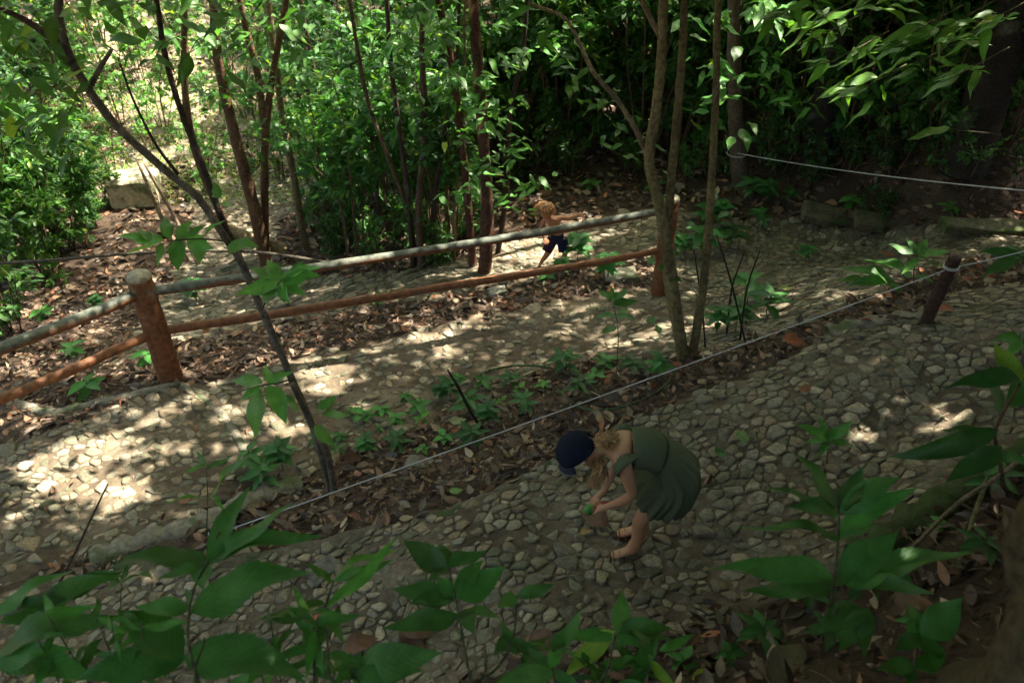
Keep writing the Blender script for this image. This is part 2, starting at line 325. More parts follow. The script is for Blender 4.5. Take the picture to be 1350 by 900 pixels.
def cobbles(poly, sp, root, lift, seed, bury):
    r = np.random.default_rng(seed); rr = random.Random(seed); lo = poly.min(0); hi = poly.max(0)
    xs = np.arange(lo[0], hi[0], sp); ys = np.arange(lo[1], hi[1], sp*.87); X, Y = np.meshgrid(xs, ys); X = X+(np.arange(len(ys)) % 2)[:, None]*sp*.5
    X = (X+r.uniform(-.42, .42, X.shape)*sp).ravel(); Y = (Y+r.uniform(-.42, .42, Y.shape)*sp).ravel()
    sd = sdist(X, Y, poly)+.05*smooth_rand(X, Y, .1, 9); k = (sd > .04) & (r.random(len(X)) > .1)
    X = X[k]; Y = Y[k]; sd = sd[k]; kd = kdtree.KDTree(len(X))
    for i in range(len(X)): kd.insert((X[i], Y[i], 0), i)
    kd.balance(); geo = Geo(); by = bury(X, Y); cl = smooth_rand(X, Y, .5, seed+5); wr = np.clip(np.exp(r.normal(0, .45, len(X))+.3*smooth_rand(X, Y, .35, seed+8)), .45, 2.0)
    HZ = H(X, Y); HX = H(X+.04, Y)-HZ; HY = H(X, Y+.04)-HZ
    for i in range(len(X)):
        if r.random() < by[i]: continue
        x0, y0 = X[i], Y[i]; R0 = sp*.82*wr[i]*rr.uniform(.85, 1.1); q = rr.uniform(.6, 1); an = rr.uniform(0, 3.14); ca, sa = math.cos(an), math.sin(an)
        P = []
        for k_ in range(9):
            a = k_/9*2*math.pi; e = R0*rr.uniform(.82, 1.12); xx = math.cos(a)*e; yy = math.sin(a)*e*q; P.append((x0+xx*ca-yy*sa, y0+xx*sa+yy*ca))
        for co, j, dd in kd.find_n((x0, y0, 0), 9):
            if j == i: continue
            nx_ = co[0]-x0; ny_ = co[1]-y0; l = math.hypot(nx_, ny_)+1e-9; nx_ /= l; ny_ /= l; g_ = l*wr[i]/(wr[i]+wr[j])-sp*rr.uniform(.01, .06)
            P = clip(P, x0+nx_*g_, y0+ny_*g_, nx_, ny_)
            if len(P) < 3: break
        if len(P) < 3: continue
        P = np.array(P); nxt = np.roll(P, -1, 0); P = np.stack([P*.86+nxt*.14, P*.14+nxt*.86], 1).reshape(-1, 2)
        c = P.mean(0); D = P-c; ext_ = np.abs(D).max()
        if ext_ < sp*.16: continue
        m = len(P); h = rr.uniform(.004, .014)*(ext_/.05)**.5; tx, ty = rr.uniform(-.22, .22), rr.uniform(-.22, .22); sh = rr.uniform(.55, .85)
        rings = []
        for s_, z_ in ((1.0, -.02), (.95, .55*h), (sh, h)):
            d_ = D*s_*(1+r.uniform(-.05, .05, (m, 1))); zz = z_+r.uniform(-.0018, .0018, m)+(tx*d_[:, 0]+ty*d_[:, 1] if z_ > 0 else 0)
            rings.append(np.column_stack([c+d_, HZ[i]+lift+(HX[i]*(d_[:, 0]+c[0]-x0)+HY[i]*(d_[:, 1]+c[1]-y0))/.04+zz]))
        ce = np.array([[c[0], c[1], HZ[i]+lift+h*1.06]]); V = np.concatenate(rings+[ce]); j = np.arange(m); j2 = (j+1) % m
        F4 = np.concatenate([np.stack([j+a*m, j2+a*m, j2+(a+1)*m, j+(a+1)*m], 1) for a in (0, 1)]); F3 = np.stack([2*m+j, 2*m+j2, np.full(m, 3*m)], 1)
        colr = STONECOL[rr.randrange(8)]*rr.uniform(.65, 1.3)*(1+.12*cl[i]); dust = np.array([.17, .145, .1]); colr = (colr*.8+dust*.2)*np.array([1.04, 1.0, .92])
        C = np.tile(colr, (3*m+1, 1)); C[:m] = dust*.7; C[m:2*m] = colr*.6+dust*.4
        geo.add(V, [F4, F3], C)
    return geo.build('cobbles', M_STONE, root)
b_none = lambda x, y: .10+.12*(smooth_rand(x, y, .35, 21) > .5)
dust_pts = np.array([hit(u, v)[:2] for u, v in [(520,440),(600,470),(470,440),(380,600),(760,440),(420,540),(300,680)]])
def b_mid(x, y):
    d = np.min(np.hypot(x[:, None]-dust_pts[None, :, 0], y[:, None]-dust_pts[None, :, 1]), axis=1)
    return np.clip(.62-d*.3, .15, .55)
for nm, poly, sp, lab, b in (('upper_path', P_UP, .077, 'near cobbled footpath where the bending child stands', b_none),
                          ('middle_path', P_MID, .084, 'sun dappled cobbled footpath between the leafy mound and the railing', b_mid),
                          ('lower_path', P_LOW, .105, 'grey cobbled footpath beyond the log railing', b_none)):
    pr, lf = pathsheet(nm, poly, lab, .012, M_PATHM if nm == 'middle_path' else None); cobbles(poly, sp, pr, lf, hash(len(nm)) % 97+3, b)

P_SL = poly_w([(170,250),(255,205),(330,190),(400,232),(372,150),(340,70),(270,15),(130,12),(105,80),(160,170)])
pathsheet('bare_earth', P_SL, 'pale bare earth of the sunny slope at upper left', .01, M_EARTH)[0]['kind'] = 'structure'
def onpath(x, y):
    s = np.maximum.reduce([np.where(smooth_rand(x, y, .3, 55) > -.1, sdist(x, y, P_SL), -1), sdist(x, y, P_UP), sdist(x, y, P_MID), sdist(x, y, P_LOW)]); return s
# kerbs: irregular mossy mortar edging
def kerb(px, w, h, label, name='kerb', top=(.2, .18, .13), j=.12):
    P = [hit(u, v) for u, v in px]; P, _ = catmull(P, np.ones(len(P)), 14); geo = Geo(); T = np.gradient(P, axis=0); T /= np.linalg.norm(T, axis=1)[:, None]
    prof = [(-.5, -.6), (-.48, .55), (-.3, .95), (0, 1.02), (.3, .92), (.5, .5), (.52, -.6)]; V = []; m = len(P)
    for i in range(m):
        s = np.array([-T[i][1], T[i][0], 0]); s /= np.linalg.norm(s); wv = w*(1+.18*math.sin(i*.9)+RNG.uniform(-j, j)); hv = h*(1+RNG.uniform(-j, j)*1.4)
        for a, b in prof: V.append(P[i]+s*a*wv*(1+RNG.uniform(-.07, .07))+np.array([0, 0, b*hv]))
    k = len(prof); V = np.array(V); V[:, 2] = V[:, 2]; i = np.arange(m-1)[:, None]*k; jn = np.arange(k-1)[None]
    Q = np.stack([i+jn, i+jn+1, i+k+jn+1, i+k+jn], -1).reshape(-1, 4)
    geo.add(V, [Q, np.arange(k)[None], (np.arange(k)[::-1]+(m-1)*k)[None]], np.array(top)); o = geo.build(name, M_KERB)
    return tag(o, label, 'kerb', kind='structure')
kerb([(1090,442),(1140,430),(1215,420)], .16, .05, 'short mossy ledge edging the near path beside the leaning stake')
kerb([(545,692),(600,675),(660,650),(728,614)], .1, .02, 'earthy mortar edge of the near path below the leafy mound', top=(.13,.11,.07))
kerb([(1130,745),(1200,700),(1270,655),(1360,600)], .2, .1, 'green mossy kerb on the lower right edge of the near path', top=(.07, .085, .03))
kerb([(120,740),(190,715),(270,690),(350,652),(400,640)], .18, .06, 'pale mossy kerb where the two paths part at left')
kerb([(150,742),(250,748),(380,730),(500,700)], .12, .025, 'grey mortar kerb of the near path under the mound', top=(.12,.1,.065))
kerb([(238,508),(285,540),(318,585),(345,640)], .07, .03, 'worn step edge crossing the sunny end of the middle path')
kerb([(0,520),(60,545),(130,532),(235,508)], .10, .04, 'earthy edge of the middle path under the railing at left')

# edging stones far right
def slab(name, u, v, size, rz, label, cat, col, tilt=(0, 0), sink=.02, rough=.012):
    import bmesh
    bm = bmesh.new(); bmesh.ops.create_cube(bm, size=1); bmesh.ops.scale(bm, vec=size, verts=bm.verts)
    bmesh.ops.bevel(bm, geom=list(bm.edges), offset=min(size)*.1, segments=1, affect='EDGES'); bmesh.ops.subdivide_edges(bm, edges=[e for e in bm.edges if e.calc_length() > .08], cuts=4, use_grid_fill=True)
    for vv in bm.verts:
        nn = mnoise.noise_vector(vv.co*9+Vector((u, v, 0))); vv.co += nn*rough*1.6; nn = mnoise.noise_vector(vv.co*3+Vector((v, u, 0))); vv.co += nn*rough*2.2
    me = bpy.data.meshes.new(name); bm.to_mesh(me); bm.free(); me.materials.append(M_KERB)
    a = me.color_attributes.new('col', 'FLOAT_COLOR', 'POINT'); a.data.foreach_set('color', np.tile([*col, 1], len(me.vertices)).astype(np.float32))
    o = bpy.data.objects.new(name, me); COL.objects.link(o); p = hit(u, v); o.location = (p[0], p[1], p[2]+size[2]/2-sink); o.rotation_euler = (tilt[0], tilt[1], rz)
    return tag(o, label, cat)
slab('edging_stone', 1090, 289, (.62,.3,.12), -.2, 'tilted mossy edging stone on the far side of the path, left one of the row', 'stone', (.13,.11,.065), (.25,.16))
slab('edging_stone', 1160, 297, (.62,.26,.1), -.12, 'low mossy edging stone in the middle of the row by the far litter', 'stone', (.13,.11,.065), (.2,.12))
slab('edging_stone', 1310, 303, (1.1,.2,.09), -.05, 'long thin edging stone at the right edge of the far path', 'stone', (.13,.12,.07), (.1,.03))
slab('stone_block', 183, 266, (.74,.5,.5), .1, 'pale flat topped stone block on the sunny slope at left', 'stone', (.42,.36,.24), (0,0))
slab('rock', 655, 388, (.2,.16,.08), .4, 'small flat grey rock on the litter below the railing', 'stone', (.3,.28,.22))
slab('rock', 818, 366, (.34,.24,.10), .1, 'pale square stone between the rail and the far child', 'stone', (.42,.38,.27))
slab('rock', 428, 756, (.2,.15,.06), .8, 'dark flat rock at the mound foot beside the near path', 'stone', (.15,.14,.11))
slab('rock', 553, 612, (.17,.12,.05), -.3, 'flat grey rock lying in the leaves beside the rope', 'stone', (.2,.18,.14))

# ------------------------------------------------------------------ leaf litter
def scatter_px(nn, u0, u1, v0, v1):
    us = RNG.uniform(u0, u1, nn); vs = RNG.uniform(v0, v1, nn); r = FWD[None]+((us-675)/FPX)[:, None]*RT+((450-vs)/FPX)[:, None]*UP
    t = np.full(nn, 1.5); done = np.zeros(nn, bool)
    for _ in range(700):
        P = CAM+r*t[:, None]; below = P[:, 2] < H(P[:, 0], P[:, 1]); done |= below
        if done.all(): break
        t = np.where(done, t, t+.05)
    lo = t-.05; hi = t.copy()
    for _ in range(8):
        m = (lo+hi)/2; P = CAM+r*m[:, None]; b = P[:, 2] < H(P[:, 0], P[:, 1]); hi = np.where(b, m, hi); lo = np.where(b, lo, m)
    P = CAM+r*hi[:, None]; return P[done][:, 0], P[done][:, 1]
LC = np.array([(.13,.075,.045),(.2,.13,.08),(.3,.22,.14),(.09,.06,.045),(.24,.13,.07),(.16,.13,.1),(.36,.27,.17),(.33,.13,.06),(.11,.08,.06),(.2,.16,.11)])
LW = np.array([.19,.19,.1,.16,.09,.1,.04,.03,.06,.04])
def litter(name, label, x, y, L0, L1, lift=.0):
    m = len(x); z = H(x, y)+RNG.uniform(.004, .035, m)+lift; D = rdir(m, -.25, .25); Nn = rdir(m, .45, 1); L = RNG.uniform(L0, L1, m)
    C = LC[RNG.choice(10, m, p=LW/LW.sum())]*RNG.uniform(.5, 1.2, (m, 1)); geo = Geo()
    leaves(geo, T_MED, np.stack([x, y, z], 1), D, Nn, L, L*RNG.uniform(.14, .3, m), RNG.uniform(-.35, .4, m), RNG.uniform(-.5, .9, m), C)
    o = geo.build(name, M_LIT); return tag(o, label, 'leaf litter', kind='stuff')
# area sampling: uniform in world
def scatter_w(nn, x0, x1, y0, y1): return RNG.uniform(x0, x1, nn), RNG.uniform(y0, y1, nn)
x, y = scatter_w(36000, -6.5, 6.5, .9, 9.2); s = onpath(x, y)+.06*smooth_rand(x, y, .08, 31)
k = (s < .02) & ((s > -.9) | (RNG.random(len(x)) < .6)); litter('leaf_litter', 'brown curled dead leaves covering the mound and banks by the near path', x[k], y[k], .03, .125)
x, y = scatter_w(34000, -6.5, 6.5, .9, 9.2); s = onpath(x, y)+.08*smooth_rand(x, y, .1, 33); k = (s < .03) & (RNG.random(len(x)) < .35+.5*(smooth_rand(x, y, .35, 34) > 0)); litter('leaf_fragments', 'small broken bits of dead leaf matted between the bigger leaves', x[k], y[k], .012, .05)
x, y = scatter_w(24000, -11, 11, 8.2, 18); s = onpath(x, y); k = (s < .03); litter('leaf_litter', 'brown dead leaves covering the forest floor behind the railing', x[k], y[k], .07, .17)
x, y = scatter_w(9000, -7, 7.5, 2.3, 11); s = onpath(x, y); pr = np.where(s < .28, .55, .09)*(.5+.8*(smooth_rand(x, y, .3, 77) > .2)); k = (s > 0) & (RNG.random(len(x)) < pr)
litter('scattered_leaves', 'loose dead leaves and bits strewn over the cobbles', x[k], y[k], .03, .1, .012)
# twigs
geo = Geo()
x, y = scatter_w(1500, -6.5, 6.5, 1.0, 11); s = onpath(x, y); k = (s < 0); x = x[k]; y = y[k]
for i in range(len(x)):
    a = RNG.uniform(0, 3.14); l = RNG.uniform(.08, .3); d = np.array([math.cos(a), math.sin(a)])*l; p0 = G(x[i], y[i]); p1 = G(x[i]+d[0]*.5, y[i]+d[1]*.5); p2 = G(x[i]+d[0], y[i]+d[1])
    c = random.choice([(.12,.08,.05),(.2,.15,.1),(.08,.06,.04)])
    tube(geo, [p0+[0,0,.02], p1+[0,0,.03+.1*l*RNG.uniform(0, 1)], p2+[0,0,.02]], [.004, .0035, .002], 4, 2, 0, c)
tag(geo.build('twigs', M_BARK), 'thin dead twigs scattered through the leaf litter', 'twigs', kind='stuff')

# ------------------------------------------------------------------ log railing
BR = np.array([.165, .066, .026]); GG = np.array([.10, .11, .08])
def logtube(name, P, R, parent, top=None, under=None, ns=20, rings=0, k=10, wob=.03):
    geo = Geo(); tube(geo, P, R, ns, k, wob, BR if under is None else under); V = np.concatenate(geo.V); C = np.concatenate(geo.C).copy()
    if top is not None:
        cen = np.repeat(catmull(P, R, k)[0], ns, 0); d = V[:len(cen)]-cen; up = d[:, 2]/(np.linalg.norm(d, axis=1)+1e-9)
        w_ = np.clip((up+.15+.35*smooth_rand(V[:len(cen), 0], V[:len(cen), 1], .1, 5))*1.8, 0, 1)[:, None]; C[:len(cen)] = C[:len(cen)]*(1-w_)+np.array(top)*w_
    geo.C = [C]; return geo.build(name, M_WOOD, parent)
B1 = hit(226, 500); B2 = hit(869, 388)
fence = empty('log_railing', B1, 'rust brown log railing with weathered green top rails beside the sunny path', 'railing')
def loc(P, base): return [np.asarray(p)-np.asarray(base) for p in P]
def post(B, h, r, hn=9):
    geo = Geo(); P = []; R = []
    for i in range(hn*6+1):
        t = i/(hn*6); P.append(B+np.array([0, 0, -.15+t*(h+.15)])); R.append(r*(1.06-.1*t)*(1+.035*math.sin(i*1.05+math.sin(i*.4)*2)))
    R[-1] *= .88
    tube(geo, P, R, 24, 1, .018, BR, smooth=False); V = geo.V[0]; C = np.tile(BR, (len(V), 1)); topm = V[:, 2] > B[2]+h-.025; C[topm] = (.25, .22, .14)
    side = (V[:, 2] > B[2]+h-.4) & (smooth_rand(V[:, 0]*3, V[:, 2], .06, 12) > .75); C[side] = C[side]*.5+np.array([.2, .17, .12])*.5
    geo.C = [C]; geo.V = [V-B1]; return geo.build('post', M_WOOD, fence)
post(B1, 1.15, .105); post(B2, 1.15, .085)
dB1, dB2 = depth(B1+[0, 0, .8]), depth(B2+[0, 0, .8])
Tp1 = at_y(188, 386, B1[1]); Lp1 = at_y(209, 437, B1[1]); Tp2 = at_y(886, 276, B2[1]); Lp2 = at_y(874, 330, B2[1])
d1 = depth(Tp1); l1 = depth(Lp1)
TL = W(0, 459, d1*.87); LL = W(0, 525, l1*.87)
ext_ = lambda a, b, k: b+(b-a)*k
B0 = G(*(ext_(Tp1, TL, .55)[:2])); 
def sag(a, b, s=.02, n_=7): return [a+(b-a)*t+np.array([0, 0, -s*4*t*(1-t)])+RNG.uniform(-.006, .006, 3) for t in np.linspace(0, 1, n_)]
logtube('rail', loc(sag(Tp1, ext_(Tp1, Tp2, .008), .03), B1), [.045, .043, .042, .041, .04, .039, .038], fence, GG, BR)['label'] = 'upper rail right of the post, green weathered on top'
logtube('rail', loc(sag(Lp1, Lp2, .02), B1), [.042, .041, .04, .039, .038, .036, .035], fence, BR*1.15, BR)['label'] = 'rust brown lower rail right of the post'
logtube('rail', loc(sag(Tp1, ext_(Tp1, TL, .6), .01), B1), [.049]*7, fence, GG*1.15, BR)['label'] = 'upper rail left of the post, grey with worn top'
logtube('rail', loc(sag(Lp1, ext_(Lp1, LL, .6), .01), B1), [.042]*7, fence, BR*1.2, BR)['label'] = 'rust brown lower rail left of the post'
post(B0, 1.15, .11)

# ------------------------------------------------------------------ stakes and ropes
S1 = hit(1219, 428); S1t = at_y(1262, 334, S1[1]-.02)
def stake(B, T, r, label, col=(.06, .035, .022), topc=(.22, .15, .1)):
    geo = Geo(); B = np.asarray(B); T = np.asarray(T); d = T-B; P = [B-d*.15]+[B+d*t for t in np.linspace(0, 1, 7)]
    tube(geo, P, [r*1.02]*7+[r*.95], 14, 3, .05, col); C = geo.C[0].copy(); V = geo.V[0]; C[np.linalg.norm(V-T, axis=1) < r*1.02] = topc; geo.C = [C]
    return tag(geo.build('wooden_stake', M_BARK), label, 'stake')
stake(S1, S1t, .043, 'short dark leaning stake carrying the white rope at right')
S2 = hit(288, 728)-[0, 0, .02]; S2t = at_y(283, 692, S2[1]); stake(S2, S2t, .042, 'stub of a dark stake half hidden by leaves at lower left')
def rope(pts, label, r=.006, sg=.03):
    geo = Geo(); 
    P = []
    for a, b in zip(pts[:-1], pts[1:]):
        for t in np.linspace(0, 1, 12, endpoint=False): P.append(a+(b-a)*t+np.array([0, 0, -sg*4*t*(1-t)]))
    P.append(pts[-1]); tube(geo, P, [r]*len(P), 6, 1, 0, (.5, .5, .46), smooth=False); return geo, P
def knot(geo, c, r, ax):
    P = [c+r*np.array([math.cos(a), math.sin(a), 0])+np.array(ax)*a*.002 for a in np.linspace(0, 12.5, 30)]; tube(geo, P, [.004]*30, 6, 1, 0, (.5, .5, .46), smooth=False)
dS = S1t-S1; K1 = S1+dS*.8; K2 = S2+(S2t-S2)*.7
R3e = W(1420, 312, depth(K1)*.97)
gr, _ = rope([K2, K1, R3e], '', .004, .012); knot(gr, K1, .048, (0, 0, 1)); knot(gr, K2, .044, (0, 0, 1))
tag(gr.build('rope', M_CORD), 'thin white rope strung over the leafy mound to the leaning stake', 'rope')

# ------------------------------------------------------------------ canopy light map (unseen crowns, gaps shaped to place the sun patches)
def sp2(P): P = np.asarray(P, float); return P[..., :2]-SUN[:2]/SUN[2]*P[..., 2:3]
SPOTS = []
def spot(u, v, r, s, d=None):
    p = hit(u, v) if d is None else W(u, v, d); SPOTS.append((*sp2(p), r*depth(p)/FPX, s))
for a in [(70,615,50,1),(125,600,60,1),(165,650,40,1),(100,640,50,1),(60,690,45,.66),(10,660,30,.6),(200,560,35,.6),(270,540,45,.68),(150,540,50,.55),(430,495,38,1),(375,570,42,.6),(310,590,40,.5),(400,460,30,.4),
          (330,520,40,.6),(200,600,40,.6),(30,570,35,.5),(100,560,40,.55),(330,560,40,.6),(270,590,30,.6),(100,500,60,.5),(40,540,45,.55),(560,420,45,.4),(630,405,40,.38),(500,385,40,.45),(420,380,40,.55),(590,370,40,.5),(540,445,25,.35),
          (850,440,42,.6),(800,400,35,.45),(830,345,50,.8),(905,430,40,.75),(960,375,40,.65),(690,325,45,.97),(740,345,40,.6),(460,362,30,.7),(760,320,40,.5),(1000,340,35,.55),(930,350,35,.6),
          (1150,395,38,.6),(1120,390,22,.6),(1000,420,26,.45),(1200,540,34,.8),(1240,560,30,.9),(1290,590,25,.8),(1330,605,22,.8),(1155,475,18,.9),(1140,580,20,.7),(1000,500,14,.6),(1300,440,16,.7),(640,800,14,.6),(480,760,16,.6),
          (235,690,40,.5),(190,735,45,.45),(240,785,30,.3),(260,650,30,.4),
          (200,100,110,1),(150,55,70,.9),(290,50,70,.6),(180,215,45,1),(260,170,60,.8),(300,220,60,.7),(380,230,50,.6),(230,300,40,.4),(60,380,60,.4),(150,330,60,.4),(250,440,40,.25),(90,430,60,.3),
          (1060,250,30,.45),(540,290,60,.4),(1250,210,50,.35),(1310,190,40,.35),(420,280,50,.45),(490,330,40,.4)]: spot(*a)
for u, v, r, s, d in [(620,80,110,.75,12),(760,90,120,.75,12),(520,130,90,.7,12),(450,50,90,.6,12),(850,60,90,.7,12),(680,180,80,.55,11),(560,200,80,.6,10),(500,250,60,.5,10),(1150,120,120,.55,11),(1300,150,80,.6,10),(1230,110,70,.6,10),(1100,150,60,.55,11),(960,110,50,.6,11),(820,140,80,.65,12),(1330,60,70,.55,11),(1200,20,100,.6,12),(980,180,60,.5,11),(1090,200,50,.5,10.5),(760,200,60,.5,11.5),(900,60,70,.6,12.5),(1040,150,60,.5,12),(1020,60,70,.5,12),(1280,80,90,.4,11),(920,150,60,.45,11),(330,80,60,.45,11),(940,60,80,.5,11),
                      (1100,40,70,.5,9),(1200,60,70,.5,9),(1080,90,50,.4,9),(1010,110,70,.3,11),(1250,150,60,.2,11),(812,572,20,.5,4.5),(60,120,90,.6,9),(60,260,90,.7,9),(130,250,70,.7,9),(40,400,60,.6,8),(30,20,60,.5,8),(150,50,40,.5,6),
                      (640,150,40,.5,9.5),(340,200,50,.4,10),(300,320,35,.5,8.5),(640,290,30,.6,9.5),
                      (830,300,45,.55,8.6),(700,305,30,.3,8.2),(640,322,40,.6,8),(430,350,50,.6,7.6),(300,375,45,.6,7.4),(80,430,70,.7,6.8),(30,500,40,.6,6.5),(120,475,35,.6,6.8),(190,350,20,.5,7)]: spot(u, v, r, s, d)
def spotw(p, r, s): SPOTS.append((*sp2(p), r, s))
c2 = hit(722, 352); spotw(c2+[0, 0, .75], .22, 1); spotw(c2+[.15, 0, .6], .15, .9)
def railpt(u, v):
    t = (u-190)/(886-190) if u > 190 else 0; p = at_y(u, v, Tp1[1]*(1-t)+Tp2[1]*t) if u > 190 else Tp1+(TL-Tp1)*((190-u)/190); return p
for u, v in [(277,369),(298,364),(315,360),(410,347),(432,343),(585,319),(604,316),(622,313),(742,292),(765,289),(835,282),(160,0),(125,0),(100,0),(70,0),(30,0)]: spotw(railpt(u, v), .055, 1)
for t in (.15, .3, .42, .6, .8): spotw(Lp1+(LL-Lp1)*t, .06, 1)
for u, v, r, s_ in [(95,618,52,1.25),(165,655,32,1.2),(435,505,34,1.25),(375,565,26,1.1),(300,545,20,1.1),(40,650,50,.72),(60,580,35,.62),(190,620,40,.65),(230,540,28,.7),(290,555,26,.75),(250,590,22,.65),(330,580,22,.7),(360,560,25,.9),(400,495,22,.9),(470,545,22,.9),(110,560,40,.6),(20,700,40,.6),(140,690,30,.7),(200,655,30,.6),(490,470,25,.5),(690,335,40,1),(720,330,30,1),(640,350,30,.7),(830,345,35,.9),(900,350,25,.8),(870,450,35,.65),(820,460,25,.5),(960,345,30,.8),(1140,398,25,.8)]: spot(u, v, r, s_)
SPOTS = np.array(SPOTS)
def openness(q):
    out = np.zeros(len(q))
    for i in range(0, len(q), 20000):
        Qq = q[i:i+20000]; d = np.hypot(Qq[:, None, 0]-SPOTS[None, :, 0], Qq[:, None, 1]-SPOTS[None, :, 1])/SPOTS[None, :, 2]
        out[i:i+20000] = np.max(SPOTS[None, :, 3]*np.clip(2.3-d*1.65, 0, 1), axis=1)
    return out
def fine(q):  # blotchy 0..1 field: leaf sized gaps
    a = smooth_rand(q[:, 0], q[:, 1], .03, 41)*1.05+smooth_rand(q[:, 0], q[:, 1], .09, 42)*.5+smooth_rand(q[:, 0]+9, q[:, 1], .25, 43)*.2
    return 1/(1+np.exp(-3.2*a))
NL = 470000
q = np.stack([RNG.uniform(-14, 13, NL), RNG.uniform(-4, 21.5, NL)], 1); nx_ = int(NL*.22); q[:nx_] = np.stack([RNG.uniform(-5.5, 6.5, nx_), RNG.uniform(-2.5, 6.2, nx_)], 1); zz = 4.9+2.6*RNG.random(NL)**1.3  # extra leaves above the near ground to deepen its shade
zz[RNG.random(NL) < .25] += 1.5
op = openness(q); keep = fine(q) > op*1.04
keep &= ~((op > .93)); keep &= ~((q[:, 1] > 9.3) & (op < .15) & (RNG.random(NL) < .78)); keep &= ~((q[:, 1] > 1) & (op > .1) & (RNG.random(NL) < .1))
q = q[keep]; zz = zz[keep]; CANP = np.column_stack([q+SUN[:2]/SUN[2]*zz[:, None], zz])

# ------------------------------------------------------------------ trees
TREES = []
BK_RED = (.13, .07, .038); BK_TAN = (.2, .15, .08); BK_DK = (.06, .04, .028); BK_GR = (.13, .105, .07)
def stem_pts(px, dy=0.0, base=None, r0=6, r1=4, ybase=None):
    B = hit(*px[0]) if base is None else base; y = B[1] if ybase is None else ybase; P = [B+np.array([0, 0, -.08])] if base is None else [B]; N = len(px); R = []
    for i, (u, v) in enumerate(px[1:], 1):
        P.append(at_y(u, v, y+dy*i/(N-1)))
    R = [(r0+(r1-r0)*i/(N-1))*depth(p)/FPX for i, p in enumerate(P)]; return P, R
def tree(name, label, cat, stems, bark, top=None, shade_crown=True, group=None, knots=.08):
    B = None; geos = []
    for st in stems:
        px = st['px']; P, R = stem_pts(px, st.get('dy', 0), st.get('base'), st.get('r0', 6), st.get('r1', 4), st.get('y'))
        if B is None: B = P[0].copy(); root = empty(name, B, label, cat, group)
        if st.get('up', True):
            q_ = P[-1]; d = P[-1]-P[-2]; d = d/np.linalg.norm(d); d = d*.5+np.array([0, 0, .5]); h = 6.4-q_[2]
            for t in (.3, .65, 1): P.append(q_+d/d[2]*h*t*np.array([.6, .6, 1])); R.append(R[-1]*.8)
            st['top'] = P[-1]
        if 'base' not in st: P.insert(1, P[0]*.93+P[1]*.07); R.insert(1, R[0]*1.0); R[0] *= 1.7 if st.get('r0', 6) < 15 else 1.15
        geo = Geo(); tube(geo, P, R, st.get('ns', 10), 9, knots, st.get('col', bark)); C = geo.C[0].copy(); V = geo.V[0]; C = C*(1+.3*smooth_rand(V[:, 0]*2+V[:, 1], V[:, 2], .07, 61))[:, None]
        lich = smooth_rand(V[:, 0]*3, V[:, 2]+V[:, 1], .1, 62) > .95; C[lich] = C[lich]*.4+np.array([.2, .2, .14])*.6
        if st.get('patch'): pm = smooth_rand(V[:, 0]*2, V[:, 2], .12, 8) > .4; C[pm] = st['patch']
        geo.C = [C]
        if st.get('up', True):   # limbs up in the crown, in the same bark
            tp = P[-1]
            for _ in range(4):
                a = random.uniform(0, 6.28); e = tp+np.array([math.cos(a)*1.1, math.sin(a)*1.1, random.uniform(.5, 1.4)])
                if max(openness(np.array([sp2(e), sp2((tp+e)/2), sp2(tp)]))) > .55: continue
                tube(geo, [tp-[0, 0, .5], (tp+e)/2+[0, 0, .15], e], [R[-1]*.7, R[-1]*.45, R[-1]*.15], 5, 3, 0, bark)
        geo.build('trunk' if st.get('main', True) else 'branch', M_BARK, root, off=B)
    if shade_crown: TREES.append((root, B, stems[0].get('top', P[-1])))
    return root, B
PH = {}
PH['diag'] = tree('sapling_tree', 'slender tree leaning far left across the railing from the leafy mound', 'tree', [
 dict(px=[(437,648),(415,570),(385,500),(345,408),(318,345),(300,318),(262,262),(215,222),(150,162),(112,110),(92,75),(78,25),(70,-50)], r0=4.8, r1=5.6, dy=.3),
 dict(px=[(441,650),(432,600),(412,560),(385,505)], r0=5, r1=4, up=False),
 dict(px=[(345,408),(318,345),(293,290),(262,205),(240,150),(218,75),(200,-30)], r0=5, r1=3.5, up=True, base=None if False else at_y(345,408,hit(437,648)[1]+.1), y=hit(437,648)[1]+.1, dy=.3, col=BK_DK),
 dict(px=[(88,68),(60,45),(30,25),(-10,8)], r0=6, r1=3, up=False, main=False, base=at_y(88,68,hit(437,648)[1]+.28), y=hit(437,648)[1]+.28, col=BK_DK),
 dict(px=[(120,112),(133,88),(147,66)], r0=4, r1=2.5, up=False, main=False, base=at_y(120,112,hit(437,648)[1]+.27), y=hit(437,648)[1]+.27),
 dict(px=[(235,230),(205,190),(175,130),(155,75)], r0=2.4, r1=1.2, up=False, main=False, base=at_y(235,230,hit(437,648)[1]+.2), y=hit(437,648)[1]+.2, col=BK_DK),
], BK_GR)
yb = hit(345,345)[1]
PH['left'] = tree('multi_stem_tree', 'brown tree with several stems rising behind the upper rail at left', 'tree', [
 dict(px=[(352,350),(338,285),(318,210),(300,140),(285,60),(278,-30)], r0=9, r1=5.2, col=BK_RED),
 dict(px=[(352,335),(349,250),(350,180),(358,110),(370,40),(378,-30)], r0=5.5, r1=3.8, col=BK_RED, base=at_y(350,330,yb), y=yb),
 dict(px=[(318,345),(290,280),(262,215),(247,150),(243,90),(243,20),(240,-30)], r0=5.2, r1=4, col=BK_RED, y=yb),
 dict(px=[(385,330),(340,318),(300,302),(278,285)], r0=9, r1=8, up=False, main=False, base=at_y(378,330,yb), y=yb, col=BK_TAN),
 dict(px=[(350,180),(340,100),(325,40),(312,-20)], r0=5, r1=4, up=True, main=False, base=at_y(350,180,yb), y=yb),
], BK_RED)
